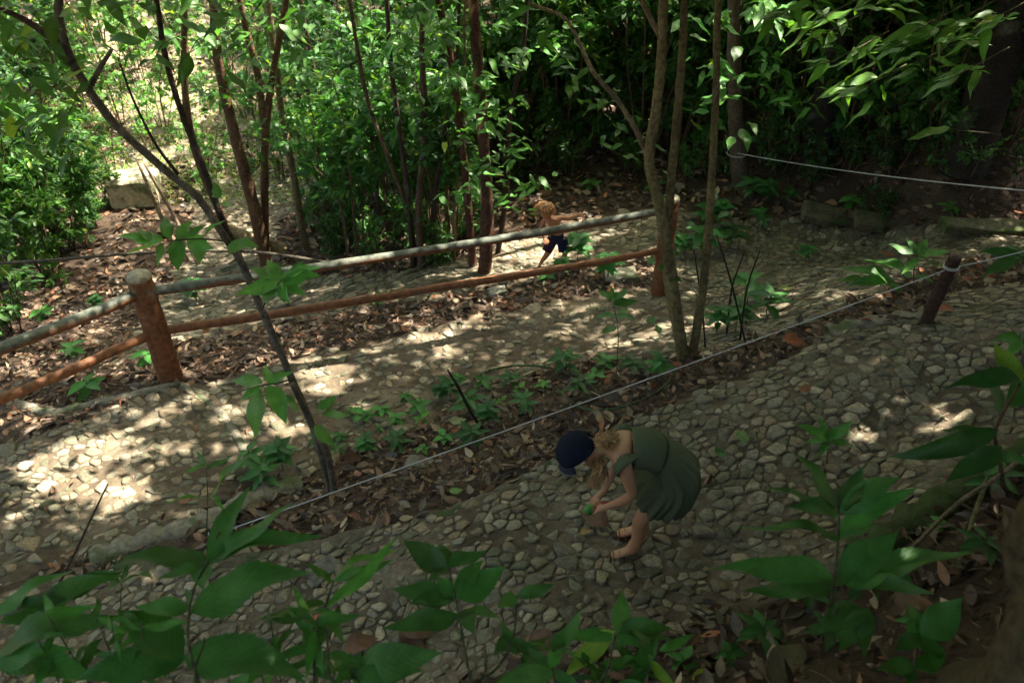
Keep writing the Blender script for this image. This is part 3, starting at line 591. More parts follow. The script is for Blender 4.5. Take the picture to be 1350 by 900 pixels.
PH['slim'] = tree('slender_tree', 'thin tree just right of the brown multi stem tree, behind the rail', 'tree', [
 dict(px=[(402,325),(388,240),(372,150),(360,60),(350,-20)], r0=5, r1=4)], BK_TAN)
yb = hit(637,358)[1]
PH['pairR'] = tree('patchy_bark_tree', 'tree with peeling orange and dark bark behind the rail centre', 'tree', [
 dict(px=[(638,360),(642,300),(640,230),(634,140),(628,60),(622,-30)], r0=9, r1=7, patch=(.36,.2,.1), col=(.09,.045,.028))], BK_RED, knots=.1)
PH['pairL'] = tree('dark_red_tree', 'thin dark red trunk close left of the patchy barked tree', 'tree', [
 dict(px=[(624,352),(618,280),(608,180),(596,90),(580,10),(570,-40)], r0=5.5, r1=4.5, col=(.08,.035,.022))], (.08,.035,.022))
y9 = hit(906,476)[1]
PH['front'] = tree('triple_stem_tree', 'three slim tan stems rising together beside the end of the railing', 'tree', [
 dict(px=[(905,478),(893,420),(880,330),(868,265),(856,212),(864,150),(872,80),(876,-30)], r0=8.5, r1=6.2, col=(.18,.145,.06)),
 dict(px=[(906,476),(890,420),(879,350),(884,250),(893,150),(900,60),(905,-30)], r0=6.8, r1=4.8, col=(.17,.135,.055)),
 dict(px=[(911,476),(920,425),(930,350),(938,240),(944,120),(949,-30)], r0=6.5, r1=4.4, col=(.16,.13,.05)),
 dict(px=[(856,212),(838,170),(812,130),(782,95),(765,60),(745,25),(700,5)], r0=4, r1=2, up=False, main=False, base=at_y(856,212,y9), y=y9, dy=.5, col=BK_TAN),
 dict(px=[(866,40),(850,10),(838,-20)], r0=4, r1=3, up=False, main=False, base=at_y(870,48,y9), y=y9)], BK_TAN)
PH['rope'] = tree('forest_tree', 'grey trunk with the far rope tied round it behind the path', 'tree', [
 dict(px=[(979,243),(972,190),(969,110),(970,-30)], r0=12, r1=8.5, col=(.12,.09,.06))], BK_GR)
PH['dark'] = tree('forest_tree', 'broad dark trunk in the gloom right of the rope tree', 'tree', [
 dict(px=[(1072,215),(1085,150),(1102,70),(1122,-30)], r0=19, r1=17, col=(.04,.032,.022), dy=0)], BK_DK)
PH['dark2'] = tree('forest_tree', 'massive dark trunk leaning into the upper right corner', 'tree', [
 dict(px=[(1275,215),(1298,140),(1325,60),(1352,-30)], r0=30, r1=26, col=(.035,.028,.02), dy=0)], BK_DK)
# thin stems clump
for i, (pts, r) in enumerate([([(545,352),(540,280),(528,180),(515,80),(508,-30)],4),([(556,355),(552,270),(560,170),(556,60),(560,-30)],5),([(566,350),(572,270),(585,180),(602,90)],3.5),
     ([(552,350),(535,270),(505,190),(480,110)],3.5),([(500,330),(497,250),(488,160),(470,60)],3),([(598,345),(600,270),(610,200)],3),([(440,300),(425,220),(418,120),(400,20)],3.5),([(655,335),(668,250),(672,150),(690,60)],4)]):
    tree('slender_tree', ['thin upright stem in the thicket, left of the dark clump','pale stem at the heart of the thicket left of the dark red trunk','stem leaning right in the thicket beside the dark red trunk','stem leaning left out of the thicket clump','thin stem standing apart at the left of the thicket','short stem just left of the dark red trunk','thin pale stem between the brown tree and the thicket','thin stem leaning right beside the patchy barked tree'][i], 'tree',
         [dict(px=pts, r0=r, r1=r*.75, col=random.choice([BK_TAN, (.1,.065,.04), BK_DK]), ns=7)], BK_TAN, shade_crown=False, group='slender stems in the thicket')
# near trunk bottom right
geo = Geo(); nb = G(1.62, 1.55); tube(geo, [nb-[0, 0, .2], W(1360, 930, 1.9), W(1428, 780, 1.75), W(1500, 600, 1.7), np.array([2.3, 1.5, 5]), np.array([2.9, 2.0, 8])], [.16, .125, .115, .11, .1, .08], 16, 8, .04, (.085, .07, .035))
nr = empty('leaning_tree', nb, 'out of focus leaning trunk in the bottom right corner', 'tree'); geo.build('trunk', M_BARK, nr, off=nb); TREES.append((nr, nb, np.array([2.9, 2.0, 8])))
# crowns: unseen leaves added for shade and dapple, each given to the nearest tree
tops = np.array([t[2][:2] for t in TREES]); own = np.argmin(((CANP[:, None, :2]-tops[None])**2).sum(-1), 1)
for i, (root, B, top) in enumerate(TREES):
    P = CANP[own == i]; m = len(P)
    if not m: continue
    geo = Geo(); L = RNG.uniform(.09, .19, m); leaves(geo, T_KITE, P, rdir(m, -.5, .4), rdir(m, .55, 1), L, L*.32, .1, .25, leafcol(m, (.13, .175, .075)))
    geo.build('shade_crown', M_CAN, root, off=B)
# rope 2
ra = at_y(972, 202, hit(979,243)[1]-.12); rb = W(1430, 258, 6.6); gr, _ = rope([ra, rb], '', .0055, .05); knot(gr, at_y(971, 203, hit(979,243)[1]), .125, (0, 0, .6)); 
tag(gr.build('rope', M_CORD), 'white rope tied to the grey trunk and running to the right edge', 'rope')

# ------------------------------------------------------------------ understorey shrubs
def shrub_proto(seed, h, spread, nleaf, L0, L1, ratio, base, low=.2, nst=7, tpl=T_MID, trans=None, clump=9):
    r = np.random.default_rng(seed); rr = random.Random(seed); root = empty('shrub', (0, 0, -50), 'x', 'shrub'); gs = Geo(); tips = []
    for s in range(nst):
        a = rr.uniform(0, 6.28); rad = spread*rr.uniform(.3, 1); p0 = np.array([math.cos(a)*.12, math.sin(a)*.12, -.05]); p3 = np.array([math.cos(a)*rad, math.sin(a)*rad, h*rr.uniform(.6, 1)])
        p1 = p0*(2/3)+p3/3+r.uniform(-.12, .12, 3)+[0, 0, .1*h]; p2 = p0/3+p3*(2/3)+r.uniform(-.15, .15, 3)+[0, 0, .08*h]
        tube(gs, [p0, p1, p2, p3], [.016, .013, .009, .004], 5, 4, 0, (.13, .085, .05)); C, _ = catmull([p0, p1, p2, p3], [1]*4, 8)
        for k in range(int(clump)):
            t = rr.uniform(low, 1)*(len(C)-1); b = C[int(t)]; aa = rr.uniform(0, 6.28); l = rr.uniform(.25, .75)*(spread*.6); e = b+np.array([math.cos(aa)*l, math.sin(aa)*l, rr.uniform(-.05, .3)])
            tube(gs, [b, (b+e)/2+[0, 0, .06], e], [.006, .004, .002], 4, 2, 0, (.1, .08, .045)); tips.append((b, e))
    tips_b = np.array([t[0] for t in tips]); tips_e = np.array([t[1] for t in tips]); k = r.integers(0, len(tips), nleaf); t = r.uniform(.3, 1.08, nleaf)[:, None]
    P = tips_b[k]*(1-t)+tips_e[k]*t+[0, 0, .05]*(1-t)+r.normal(0, .035, (nleaf, 3)); out = tips_e[k]-tips_b[k]; out /= np.linalg.norm(out, axis=1)[:, None]+1e-9
    D = out+r.normal(0, .55, (nleaf, 3)); D[:, 2] -= .25; Nn = r.normal(0, .45, (nleaf, 3)); Nn[:, 2] += 1; L = r.uniform(L0, L1, nleaf); g2 = Geo()
    leaves(g2, tpl, P, D, Nn, L, L*ratio*r.uniform(.8, 1.2, nleaf), r.uniform(.05, .3, nleaf), .3, leafcol(nleaf, base))
    gs.build('stems', M_BARK, root); g2.build('foliage', M_LEAF, root); return root
SH = [shrub_proto(1, 3.2, 1.0, 2000, .11, .2, .21, (.06, .15, .035), .1, clump=12), shrub_proto(2, 3.8, 1.2, 2300, .1, .18, .24, (.055, .135, .04), .12, clump=12), shrub_proto(3, 2.6, .9, 1700, .12, .22, .2, (.07, .16, .033), .08, clump=12),
      shrub_proto(4, 4.2, 1.3, 2000, .13, .25, .17, (.06, .14, .035), .15, clump=12), shrub_proto(5, 1.5, .7, 800, .08, .17, .22, (.055, .13, .035), .1), shrub_proto(6, .7, .45, 320, .07, .15, .22, (.06, .14, .035), .1, 5, clump=6),
      shrub_proto(7, 3.4, .8, 1300, .1, .19, .22, (.06, .155, .035), .38, 6, clump=11), shrub_proto(9, 3.2, 1.1, 480, .2, .34, .24, (.07, .17, .035), .2, 6, T_MED, clump=8), shrub_proto(8, 3.6, 1.1, 420, .13, .24, .2, (.08, .18, .04), .15, 5, clump=7)]
SHUSED = set()
def put_shrub(k, p, sc, label, group, name=None):
    rz = random.uniform(0, 6.28)
    if k not in SHUSED:
        SHUSED.add(k); o = SH[k]; o.location = Vector([float(a) for a in p]); o.rotation_euler.z = rz; o.scale = (sc,)*3; tag(o, label, 'shrub', group); return o
    return copy_tree(SH[k], p, rz, sc, label, group)
G1 = ('leafy green understorey shrub in the thicket behind the child by the rail', 'shrubs in the centre thicket')
G2 = ('deep green shrub in the gloom beyond the leaf littered bank at right', 'shrubs beyond the far right bank')
G5 = ('tall thin stemmed shrub with foliage hanging over the upper rail', 'shrubs right behind the railing')
G3 = ('sun flecked bush crowding the left edge below the railing', 'bushes left of the sunny slope')
G4 = ('low leafy bush at the foot of the forest behind the far path', 'low bushes behind the far path')
def row(specs, grp, kinds, y0=0):
    for (u, v, sc) in specs: put_shrub(random.choice(kinds), hit(u, v), sc*random.uniform(.9, 1.12), *grp)
row([(470,285,.8),(520,262,.9),(575,248,.9),(620,235,.9),(680,215,.85),(740,208,.95),(790,200,.9),(850,205,.9),(890,195,.9),(930,190,.9),(600,190,1),(660,170,1),(720,165,1),(780,160,1),(840,160,1),(900,155,1),(540,200,1),(480,220,.9),(430,150,1),(500,150,1),
     (560,120,1.1),(640,110,1.1),(720,110,1.1),(800,110,1.1),(880,105,1.1),(440,90,1),(370,60,.9),(560,60,1.1),(680,50,1.1),(800,50,1.1),(420,215,.6)], G1, [0, 1, 2, 3, 7, 7])
row([(1010,195,.85),(1050,190,.9),(1110,185,.95),(1150,180,.9),(1190,182,.95),(1240,180,.9),(1320,185,.9),(1360,190,.9),(1010,140,1),(1080,135,1),(1150,130,1),(1220,130,1),(1290,125,1),(1360,130,1),(1050,80,1.1),(1150,75,1.1),(1250,70,1.1),(1350,65,1.1),(960,90,1.1)], G2, [0, 1, 7, 3, 7])
row([(470,345,.8),(560,338,.8),(600,335,.85),(440,310,.8),(500,310,.9),(580,305,.9)], G5, [6])
row([(500,338,.7),(440,335,.6),(580,345,.6),(540,325,.8),(470,320,.7),(610,310,.7),(420,300,.7),(530,300,.8)], ('low leafy tuft among the thin stems just behind the railing', 'low tufts under the thicket'), [5, 5, 4])
row([(20,440,.65),(-40,470,.8),(70,370,.7),(10,350,.9),(110,330,.5),(-30,380,1),(40,280,.9),(100,270,.65),(150,270,.3),(90,330,.6),(50,330,.7),(-20,250,1),(60,200,.8),(10,150,1),(70,120,.6),(-30,90,1.1),(125,300,.35)], G3, [2, 0, 1])
row([(690,238,.6),(750,232,.6),(830,228,.7),(905,235,.6),(620,250,.7),(1030,225,.7),(1120,220,.7),(1180,225,.6),(1230,222,.7),(1330,225,.7),(940,232,.7),(560,270,.8),(480,300,.7),(1270,240,.5),(1070,238,.5)], G4, [4, 5, 5])
row([(150,235,.55),(215,170,.6),(270,230,.45),(330,160,.7),(110,150,.8),(250,95,.8),(370,240,.6),(190,110,.7),(410,180,.8),(80,60,1),(320,70,.9),(130,60,.9),(-10,180,.8),(200,200,.5),(300,110,.7),(160,160,.6),(280,260,.4),(230,60,.9),(350,110,.7),(180,90,.7)], ('sparse tall weed with scattered leaves on the bright slope', 'sparse saplings on the sunny slope'), [8])
row([(480,250,.8),(560,215,.9),(640,215,.8),(720,190,.9),(800,185,.9),(870,180,.9),(1000,180,.9),(1080,175,.9),(1160,170,.9),(1240,165,.9),(1320,170,.9),(940,175,.8),(1190,200,.6),(1040,205,.6)], ('airy pale green sapling at the front of the thicket behind the far path', 'airy saplings fronting the thicket'), [8, 7])
row([(260,120,.5),(330,150,.5),(360,190,.6),(290,90,.6),(230,40,.7),(130,190,.5),(230,190,.4),(330,230,.35),(90,90,.6),(180,30,.7)], ('small scrubby plant on the bright slope at upper left', 'scrub on the sunny slope'), [5])
put_shrub(5, hit(1150,290), .5, 'ferny tuft growing behind the mossy edging stones', None)
# grass and weeds on the sunny slope
x, y = scatter_px(13000, 40, 460, 5, 270); m = len(x); geo = Geo(); P = np.stack([x, y, H(x, y)], 1); D = rdir(m, .1, .9); L = RNG.uniform(.04, .14, m)
leaves(geo, T_MID, P, D, rdir(m, -.2, .5), L, L*.16, .3, .3, np.array([(.42,.36,.26),(.16,.25,.07),(.55,.5,.4),(.2,.28,.09)])[RNG.integers(0, 4, m)]*RNG.uniform(.7, 1.3, (m, 1))); tag(geo.build('ground_cover', M_LEAF), 'yellow green weeds and grass on the sunlit slope at upper left', 'weeds', kind='stuff')

# ------------------------------------------------------------------ seedlings on the mound
def seedling_proto(seed, n_, L0, L1, ratio, hgt, col):
    r = np.random.default_rng(seed); root = empty('seedling', (0, 0, -50), 'x', 'seedling'); gs = Geo(); P = []; D = []
    for k in range(n_):
        a = k*2.4+r.uniform(-.3, .3); z = hgt*(.45+.55*k/n_); P.append((0, 0, z)); D.append((math.cos(a), math.sin(a), r.uniform(-.1, .5)))
    tube(gs, [(0, 0, -.02), (.01, 0, hgt*.5), (0, 0, hgt)], [.004, .003, .002], 5, 3, 0, (.09, .12, .04)); g2 = Geo(); L = r.uniform(L0, L1, n_)
    leaves(g2, T_MED, P, np.array(D), np.tile([0, 0, 1.0], (n_, 1))+r.normal(0, .2, (n_, 3)), L, L*ratio, .25, .3, leafcol(n_, col, .2, 0)); gs.build('stem', M_BARK, root); g2.build('foliage', M_LEAFN, root); return root
SD = [seedling_proto(11, 7, .07, .12, .27, .1, (.06, .17, .035)), seedling_proto(12, 5, .06, .1, .3, .07, (.09, .22, .04)), seedling_proto(13, 10, .09, .16, .2, .18, (.05, .14, .035)), seedling_proto(14, 14, .08, .13, .28, .22, (.05, .15, .04))]
sdu = set()
def put_seed(k, u, v, sc, label, group=None, p=None):
    p = hit(u, v) if p is None else p; rz = random.uniform(0, 6.28)
    if k not in sdu:
        sdu.add(k); o = SD[k]; o.location = Vector([float(a) for a in p]); o.rotation_euler.z = rz; o.scale = (sc,)*3; tag(o, label, 'seedling', group); return o
    return copy_tree(SD[k], p, rz, sc, label, group)
put_seed(1, 558, 598, 1.1, 'bright yellow green four leaved seedling above the rope on the mound')
put_seed(2, 745, 492, 1.2, 'bushy bright seedling on the mound beside the middle path')
GS = ('small green seedling in the leaf litter of the mound', 'seedlings on the mound')
for u, v in [(480,560),(505,575),(530,560),(545,545),(575,530),(600,520),(480,600),(520,590),(560,560),(610,545),(640,560),(660,530),(690,520),(640,510),(720,510),(775,500),(800,490),(455,580),(500,545),(590,580),(620,590),(540,525),(830,495),(860,500),(470,545),(670,510),(700,540),(440,600),(385,600),(420,590),(350,640),(330,620),(370,625),(610,505),(760,520)]:
    put_seed(random.choice([0, 0, 1, 2, 3]), u+random.uniform(-8, 8), v+random.uniform(-6, 6), random.uniform(.7, 1.25), *GS)
for u, v in [(945,300),(960,330),(900,340),(985,400),(930,300),(1000,300),(1010,270),(990,265),(890,330),(925,340),(1060,345),(945,440),(970,440),(1010,420)]:
    put_seed(random.choice([2, 3]), u, v, random.uniform(1, 1.9), 'leafy seedling growing around the foot of the triple stem tree', 'seedlings around the triple stems')
for u, v in [(380,405),(260,400),(60,420),(130,410),(200,480),(100,470),(120,520),(500,400),(740,365),(760,350),(800,370),(700,255),(640,270),(780,250),(860,255),(1040,270),(1120,275),(1250,285),(720,372)]:
    put_seed(random.choice([0, 2, 3]), u, v, random.uniform(1, 1.8), 'wild seedling in the litter on the far side of the railing', 'seedlings beyond the railing')
for u, v in [(1000,850),(1060,800),(1180,770),(1240,700),(1300,650),(1130,790),(960,870),(900,880),(1090,850),(1200,830),(1285,740)]:
    put_seed(random.choice([0, 2]), u, v, random.uniform(.6, 1.1), 'small seedling on the dark bank at lower right', 'seedlings on the lower right bank')
# ------------------------------------------------------------------ plants traced leaf by leaf (each on its own real spot)
def fplant(name, label, base, stems, lv, col=(.045, .12, .03), serr=False, ratio=.19, cat='plant', stem_r=.006, stemcol=(.08, .09, .04), parent=None, droop=.12, part='foliage'):
    """base: world point; stems: list of lists of world points; lv: list of (node world, tip world[, ratio])"""
    root = empty(name, base, label, cat) if parent is None else parent; off = np.array(base)
    if stems:
        for s in stems:
            gs = Geo(); tube(gs, s, np.linspace(stem_r, stem_r*.5, len(s)), 7, 5, .04, stemcol); gs.build('stem' if parent is None else 'twig', M_BARK, root, off=off)
    P = np.array([l[0] for l in lv]); T = np.array([l[1] for l in lv]); m = len(lv); L = np.linalg.norm(T-P, axis=1)
    r = np.array([l[2] if len(l) > 2 else ratio for l in lv]); Nn = np.tile([0, -.15, 1.0], (m, 1))+RNG.normal(0, .22, (m, 3))
    D = T-P; D[:, 2] += L*droop*.8; g2 = Geo(); leaves(g2, T_SER if serr else T_BIG, P, D, Nn, L, L*r*(.78 if not serr else .95), droop*np.where(r > .24, .45, 1)+RNG.uniform(-.03, .08, m), RNG.uniform(.1, .35, m), leafcol(m, np.array(col)*np.array([1.4, 1.3, .85]), .3, .02))
    g2.build(part, M_LEAFN, root, off=off); return root
def lw(nodes):  # nodes: (u,v,d,[(tu,tv,dd[,ratio])...])
    o = []
    for u, v, d, tips in nodes:
        for t in tips: o.append((W(u, v, d), W(t[0], t[1], d+t[2]*.35), *([t[3]] if len(t) > 3 else [])))
    return o
gb = lambda x, y: G(x, y)-np.array([0, 0, .03])
# bottom left, big serrated leaves
b = gb(-1.15, 1.75)
fplant('serrated_plant', 'large plant of broad serrated leaves filling the bottom left foreground', b, [[b, W(262, 900, 2.5), W(250, 800, 2.75), W(275, 735, 2.9), W(290, 700, 2.95)], [b, W(262, 920, 2.45), W(270, 840, 2.7)]],
  lw([(275,742,2.9,[(385,655,.25,.13),(330,640,.35,.14),(160,728,-.05,.15),(205,765,-.15,.13),(425,700,.15,.1)]), (272,745,2.9,[(268,778,-.3,.3)]),
      (250,800,2.75,[(175,802,-.1,.2),(405,752,.15,.2),(245,775,.1,.25)]),(245,862,2.7,[(152,812,.05,.3),(398,893,-.1,.2),(100,905,-.3,.2)])]), serr=True, col=(.035,.105,.028))
b = gb(-1.75, 1.7)
fplant('serrated_plant', 'dark bladed plant reaching in from the left edge at the bottom', b, [[b, W(-60, 930, 2.5), W(-20, 880, 2.7), W(15, 868, 2.75)], [W(-20,880,2.7), W(-10, 830, 2.75), W(0,812,2.8)]],
  lw([(-10,872,2.7,[(158,800,.15,.13),(95,862,-.1,.12),(130,898,-.2,.14)]), (-5,812,2.8,[(92,748,.1,.12),(158,762,.15,.12),(90,790,0,.1)]), (60,780,2.85,[(160,756,.1,.16)])]), serr=True, col=(.03,.09,.025))
b = hit(158, 882)
fplant('thin_plant', 'thin straight stemmed plant standing on the cobbles at lower left', b, [[b, at_y(158,830,b[1]), at_y(160,765,b[1])]], [(at_y(160,765,b[1]), at_y(u,v,b[1]-.05*s)) for u,v,s in [(125,760,1),(200,755,2),(170,742,-2),(140,775,2)]], stem_r=.004)
b = hit(272, 700)
fplant('long_leaf_plant', 'plant with long narrow leaves by the parting of the two paths', b, [[b, at_y(274,660,b[1]), at_y(272,615,b[1])]], [(at_y(x0,y0,b[1]), at_y(u,v,b[1]+dy), .12) for x0,y0,u,v,dy in [(272,657,205,655,-.05),(275,655,330,600,.1),(272,618,310,598,.1),(272,615,240,625,-.1),(272,615,255,595,.15),(275,655,300,672,-.1)]], stem_r=.004)
b = gb(-.55, 1.95)
fplant('narrow_leaf_plant', 'plant with pointed bright leaves rising left of the bottom centre', b, [[b, W(445, 910, 2.6), W(432, 850, 2.8), W(430, 800, 3.0), W(440, 765, 3.05)]],
  lw([(430,800,3,[(525,705,.2,.1),(330,812,-.1,.1),(450,850,-.2,.18)]), (440,768,3.05,[(522,735,.1,.12),(520,712,.25,.11),(400,742,.1,.14)])]), serr=False, col=(.06,.16,.03))
b = gb(-.12, 2.0)
fplant('lobed_plant', 'leafy plant with wide lobed leaves at the bottom centre', b, [[b, W(622,900,2.6), W(612,850,2.8), W(603,800,2.95), W(592,748,3.1)], [W(622,900,2.6), W(655,880,2.75), W(676,840,2.9), W(682,785,3.0)], [b, W(640,905,2.6), W(640,850,2.7)]],
  lw([(592,748,3.1,[(528,716,.1,.24),(640,722,.2,.2),(580,715,.25,.25),(560,765,-.2,.22)]), (600,785,3.0,[(515,775,0,.2),(668,750,.15,.26),(640,738,.2,.22),(540,798,-.15,.22),(575,760,.1,.3)]), (605,805,2.95,[(503,832,-.1,.15),(660,812,-.1,.22),(625,835,-.3,.28)]),
      (682,788,3,[(732,768,.1,.17),(655,800,-.2,.3)]), (676,840,2.9,[(650,865,-.15,.3)])]), serr=True, col=(.045,.135,.035), ratio=.22)
b = gb(.22, 2.05)
fplant('rosette_plant', 'low rosette of oval leaves just right of the bottom centre plant', b, [[b, W(735, 910, 2.75), W(728, 880, 2.8)], [b, W(790,900,2.8), W(812,835,2.95)]],
  lw([(728,882,2.8,[(662,887,-.05),(695,850,.2),(738,838,.25),(765,905,-.1),(655,905,-.2)]), (728,870,2.85,[(762,798,.3,.2)]), (812,835,2.95,[(825,778,.25,.3),(744,842,0,.2),(738,892,-.1,.2),(888,830,.1,.22),(850,858,-.1,.22)])]), col=(.045,.13,.04), ratio=.24)
b = hit(472, 905); 
fplant('low_plant', 'few broad dark leaves poking up at the bottom edge left of centre', b, [[b, W(465,890,3.2), W(460,880,3.25)]], lw([(462,895,3.2,[(440,862,.1,.35),(478,858,.15,.35),(500,900,0,.3),(560,880,.0,.2),(585,862,.05,.25)])]), col=(.035,.1,.03))
for lab, (bu, bv), dd, rg in (('tangle of slim fresh leaves low in the bottom left corner', (.0, 0), 2.7, (30, 230, 770, 905)), ('tangle of slim leaves between the serrated plant and the pointed leaved plant', (0, 0), 2.85, (300, 470, 800, 905)), ('cluster of slim leaves on thin stems at the bottom edge right of centre', (0, 0), 2.9, (640, 900, 830, 910))):
    cu = (rg[0]+rg[1])/2; b = W(cu, 960, dd-.1); b = G(b[0], b[1])-np.array([0, 0, .03]); stems = []; nl = []
    for k in range(6):
        u = RNG.uniform(rg[0], rg[1]); v = RNG.uniform(rg[2], rg[3]); d_ = dd+RNG.uniform(-.1, .15); tp = W(u, v, d_); stems.append([b, (b*.5+tp*.5)+RNG.normal(0, .03, 3), tp])
        for q_ in range(7):
            an = q_*2.4+RNG.uniform(-.4, .4); l = RNG.uniform(.08, .17); nd = tp*(1-q_*.035)+b*(q_*.035); nl.append((nd, nd+np.array([math.cos(an)*l, math.sin(an)*l, RNG.uniform(-.3, .2)*l]), RNG.uniform(.11, .17)))
    fplant('slender_plant', lab, b, stems, nl, col=(.045, .14, .03), stem_r=.004)
# right hand big palmate plant
b = hit(1078, 838)
fplant('palmate_plant', 'tall plant with two tiers of long pointed leaves at lower right', b, [[b, W(1093,800,2.95), W(1102,745,2.95), W(1106,690,2.95), W(1104,640,2.97)], [b, W(1100,810,2.9), W(1108,775,2.9)]],
  lw([(1104,672,2.96,[(1050,592,.25,.24),(1008,636,.05,.17),(1138,612,.2,.24),(1195,634,.1,.2),(1040,668,-.15,.26),(1148,655,-.1,.25)]), (1106,708,2.95,[(972,684,0,.13),(1212,640,.1,.15),(1160,690,-.1,.18)]),
      (1100,772,2.93,[(940,742,.05,.14),(980,786,-.1,.15),(1080,740,.2,.2),(1120,742,.2,.2)]), (1115,772,2.93,[(1290,720,.1,.13),(1235,782,-.1,.13),(1178,756,-.1,.25),(1180,698,.3,.26)]), (1140,800,2.9,[(1142,868,-.2,.27),(1080,838,-.1,.33),(1112,862,-.2,.3)])]), col=(.038,.115,.035), stem_r=.007)
b = hit(1205, 895)
fplant('round_leaf_plant', 'small plant of rounded leaves in the lower right corner soil', b, [[b, W(1205,880,2.75), W(1212,840,2.8)]], lw([(1212,835,2.8,[(1245,878,-.1,.3),(1272,790,.1,.35),(1210,805,.1,.2),(1180,862,-.1,.3)]), (1205,880,2.75,[(1152,882,0,.3),(1195,905,-.1,.35),(1250,862,.05,.33)])]), col=(.035,.11,.03))
b = hit(1325, 655)
fplant('twisted_plant', 'plant on a crooked brown stem at the right edge with drooping leaves', b, [[b, at_y(1318,605,b[1]), at_y(1312,570,b[1]), at_y(1328,535,b[1]), at_y(1345,505,b[1])]],
  [(at_y(x0,y0,b[1]), at_y(u,v,b[1]+dy), r) for x0,y0,u,v,dy,r in [(1345,503,1250,508,-.05,.15),(1328,535,1375,470,.1,.25),(1312,572,1182,603,-.15,.13),(1312,572,1240,562,.1,.15),(1315,585,1260,640,-.2,.2),(1318,600,1360,615,-.1,.3),(1320,545,1300,480,.2,.25),(1345,503,1310,450,.2,.25)]], col=(.035,.11,.03), stemcol=(.11,.06,.03), stem_r=.011)
b = hit(1090, 612)
fplant('small_star_plant', 'small star of pale green leaves on the cobbles above the palmate plant', b, [[b, at_y(1092,580,b[1])]], [(at_y(1092,580,b[1]), at_y(u,v,b[1]+dy), .22) for u,v,dy in [(1052,560,.05),(1080,548,.12),(1125,552,.1),(1130,592,-.05),(1078,602,-.1),(1060,585,-.02)]], col=(.05,.15,.04), stem_r=.004)
b = hit(1205, 378)
fplant('broad_leaf_shrub', 'broad leaved sapling spreading under the rope left of the leaning stake', b, [[b, at_y(1205,355,b[1]), at_y(1210,335,b[1])], [b, at_y(1180,372,b[1]), at_y(1150,368,b[1])]],
  [(at_y(x0,y0,b[1]), at_y(u,v,b[1]+dy), r) for x0,y0,u,v,dy,r in [(1210,337,1165,318,.1,.2),(1210,337,1225,315,.15,.25),(1210,337,1255,328,.05,.22),(1210,340,1190,362,-.1,.25),(1210,340,1250,352,-.1,.22),(1180,368,1110,352,0,.16),(1180,368,1120,380,-.1,.16),(1150,368,1100,368,0,.16),(1205,362,1140,340,.1,.18),(1170,372,1195,395,-.15,.2),(1205,365,1245,372,-.1,.2),(1210,337,1195,312,.2,.22)]], col=(.05,.14,.04), stem_r=.006)
b = hit(1375, 385)
fplant('broad_leaf_shrub', 'broad green leaves reaching in from the right edge over the rope end', b, [[b, at_y(1360,350,b[1]), at_y(1345,335,b[1])]], [(at_y(1350,338,b[1]), at_y(u,v,b[1]+dy), r) for u,v,dy,r in [(1295,368,-.05,.24),(1290,335,.05,.18),(1320,318,.1,.2),(1380,320,.1,.2)]], col=(.05,.14,.04))
b = hit(1345, 470)
fplant('broad_leaf_shrub', 'soft leafy sprig hanging by the right edge above the crooked stem', b, [[b, at_y(1345,440,b[1])]], [(at_y(1345,448,b[1]), at_y(u,v,b[1]+dy), .28) for u,v,dy in [(1308,448,0),(1325,472,-.1),(1370,430,.1)]], col=(.05,.14,.04))
b = hit(800, 420)
fplant('twiggy_sapling', 'small twiggy sapling on the mound left of the triple stem tree', hit(812,505), [[hit(812,505), at_y(815,440,hit(812,505)[1]), at_y(808,395,hit(812,505)[1])]], [(at_y(x0,y0,hit(812,505)[1]), at_y(u,v,hit(812,505)[1]+dy), .26) for x0,y0,u,v,dy in [(808,395,785,385,.1),(808,395,828,380,.1),(808,400,842,398,0),(812,415,782,420,0),(812,415,840,425,-.1),(808,395,805,375,.1),(812,430,790,440,-.1),(812,415,830,410,.1)]], col=(.045,.12,.035), stem_r=.005)
y1 = hit(437,648)[1]
def onT(root, label_col, tw, lvs, rt=.27, part='foliage', sr=.006):
    r_, B_ = PH[root]; fplant('', '', B_, tw, lvs, parent=r_, ratio=rt, col=label_col, stem_r=sr, stemcol=(.07, .05, .03), part=part)
yy = y1-.1
onT('diag', (.06,.165,.045), [[at_y(345,408,y1+.1), at_y(358,385,yy), at_y(372,368,yy-.05)], [at_y(300,318,y1+.15), at_y(262,315,yy-.1), at_y(215,318,yy-.2)], [at_y(385,500,y1), at_y(365,505,yy), at_y(345,508,yy-.1)]],
  [(at_y(x0,y0,yy), at_y(u,v,yy+dy)) for x0,y0,u,v,dy in [(372,368,314,395,-.1),(365,375,330,350,.1),(372,368,350,342,.15),(372,368,402,345,.15),(372,368,424,368,0),(372,370,402,392,-.1),(370,372,378,402,-.15),(360,378,350,402,-.2),(380,365,425,352,.1),
   (262,315,300,290,.1),(215,318,152,312,0),(215,318,165,336,-.1),(218,320,205,352,-.15),(230,318,238,358,-.2),(230,316,275,300,.1),(225,315,215,285,.15),(200,318,180,298,.1),(245,316,285,330,-.1),(235,316,255,290,.15),(300,322,340,330,-.1),(255,316,262,348,-.2),
   (280,260,300,255,.1),(285,270,325,275,0),(290,262,280,240,.1),
   (345,508,305,497,.1),(345,508,315,528,-.1),(345,510,332,578,-.15),(352,508,378,560,-.15),(352,506,388,490,.1),(355,505,350,480,.15),(365,520,395,545,-.1),(425,545,462,548,.05),(420,540,445,520,.1),(415,560,442,590,-.1)]])
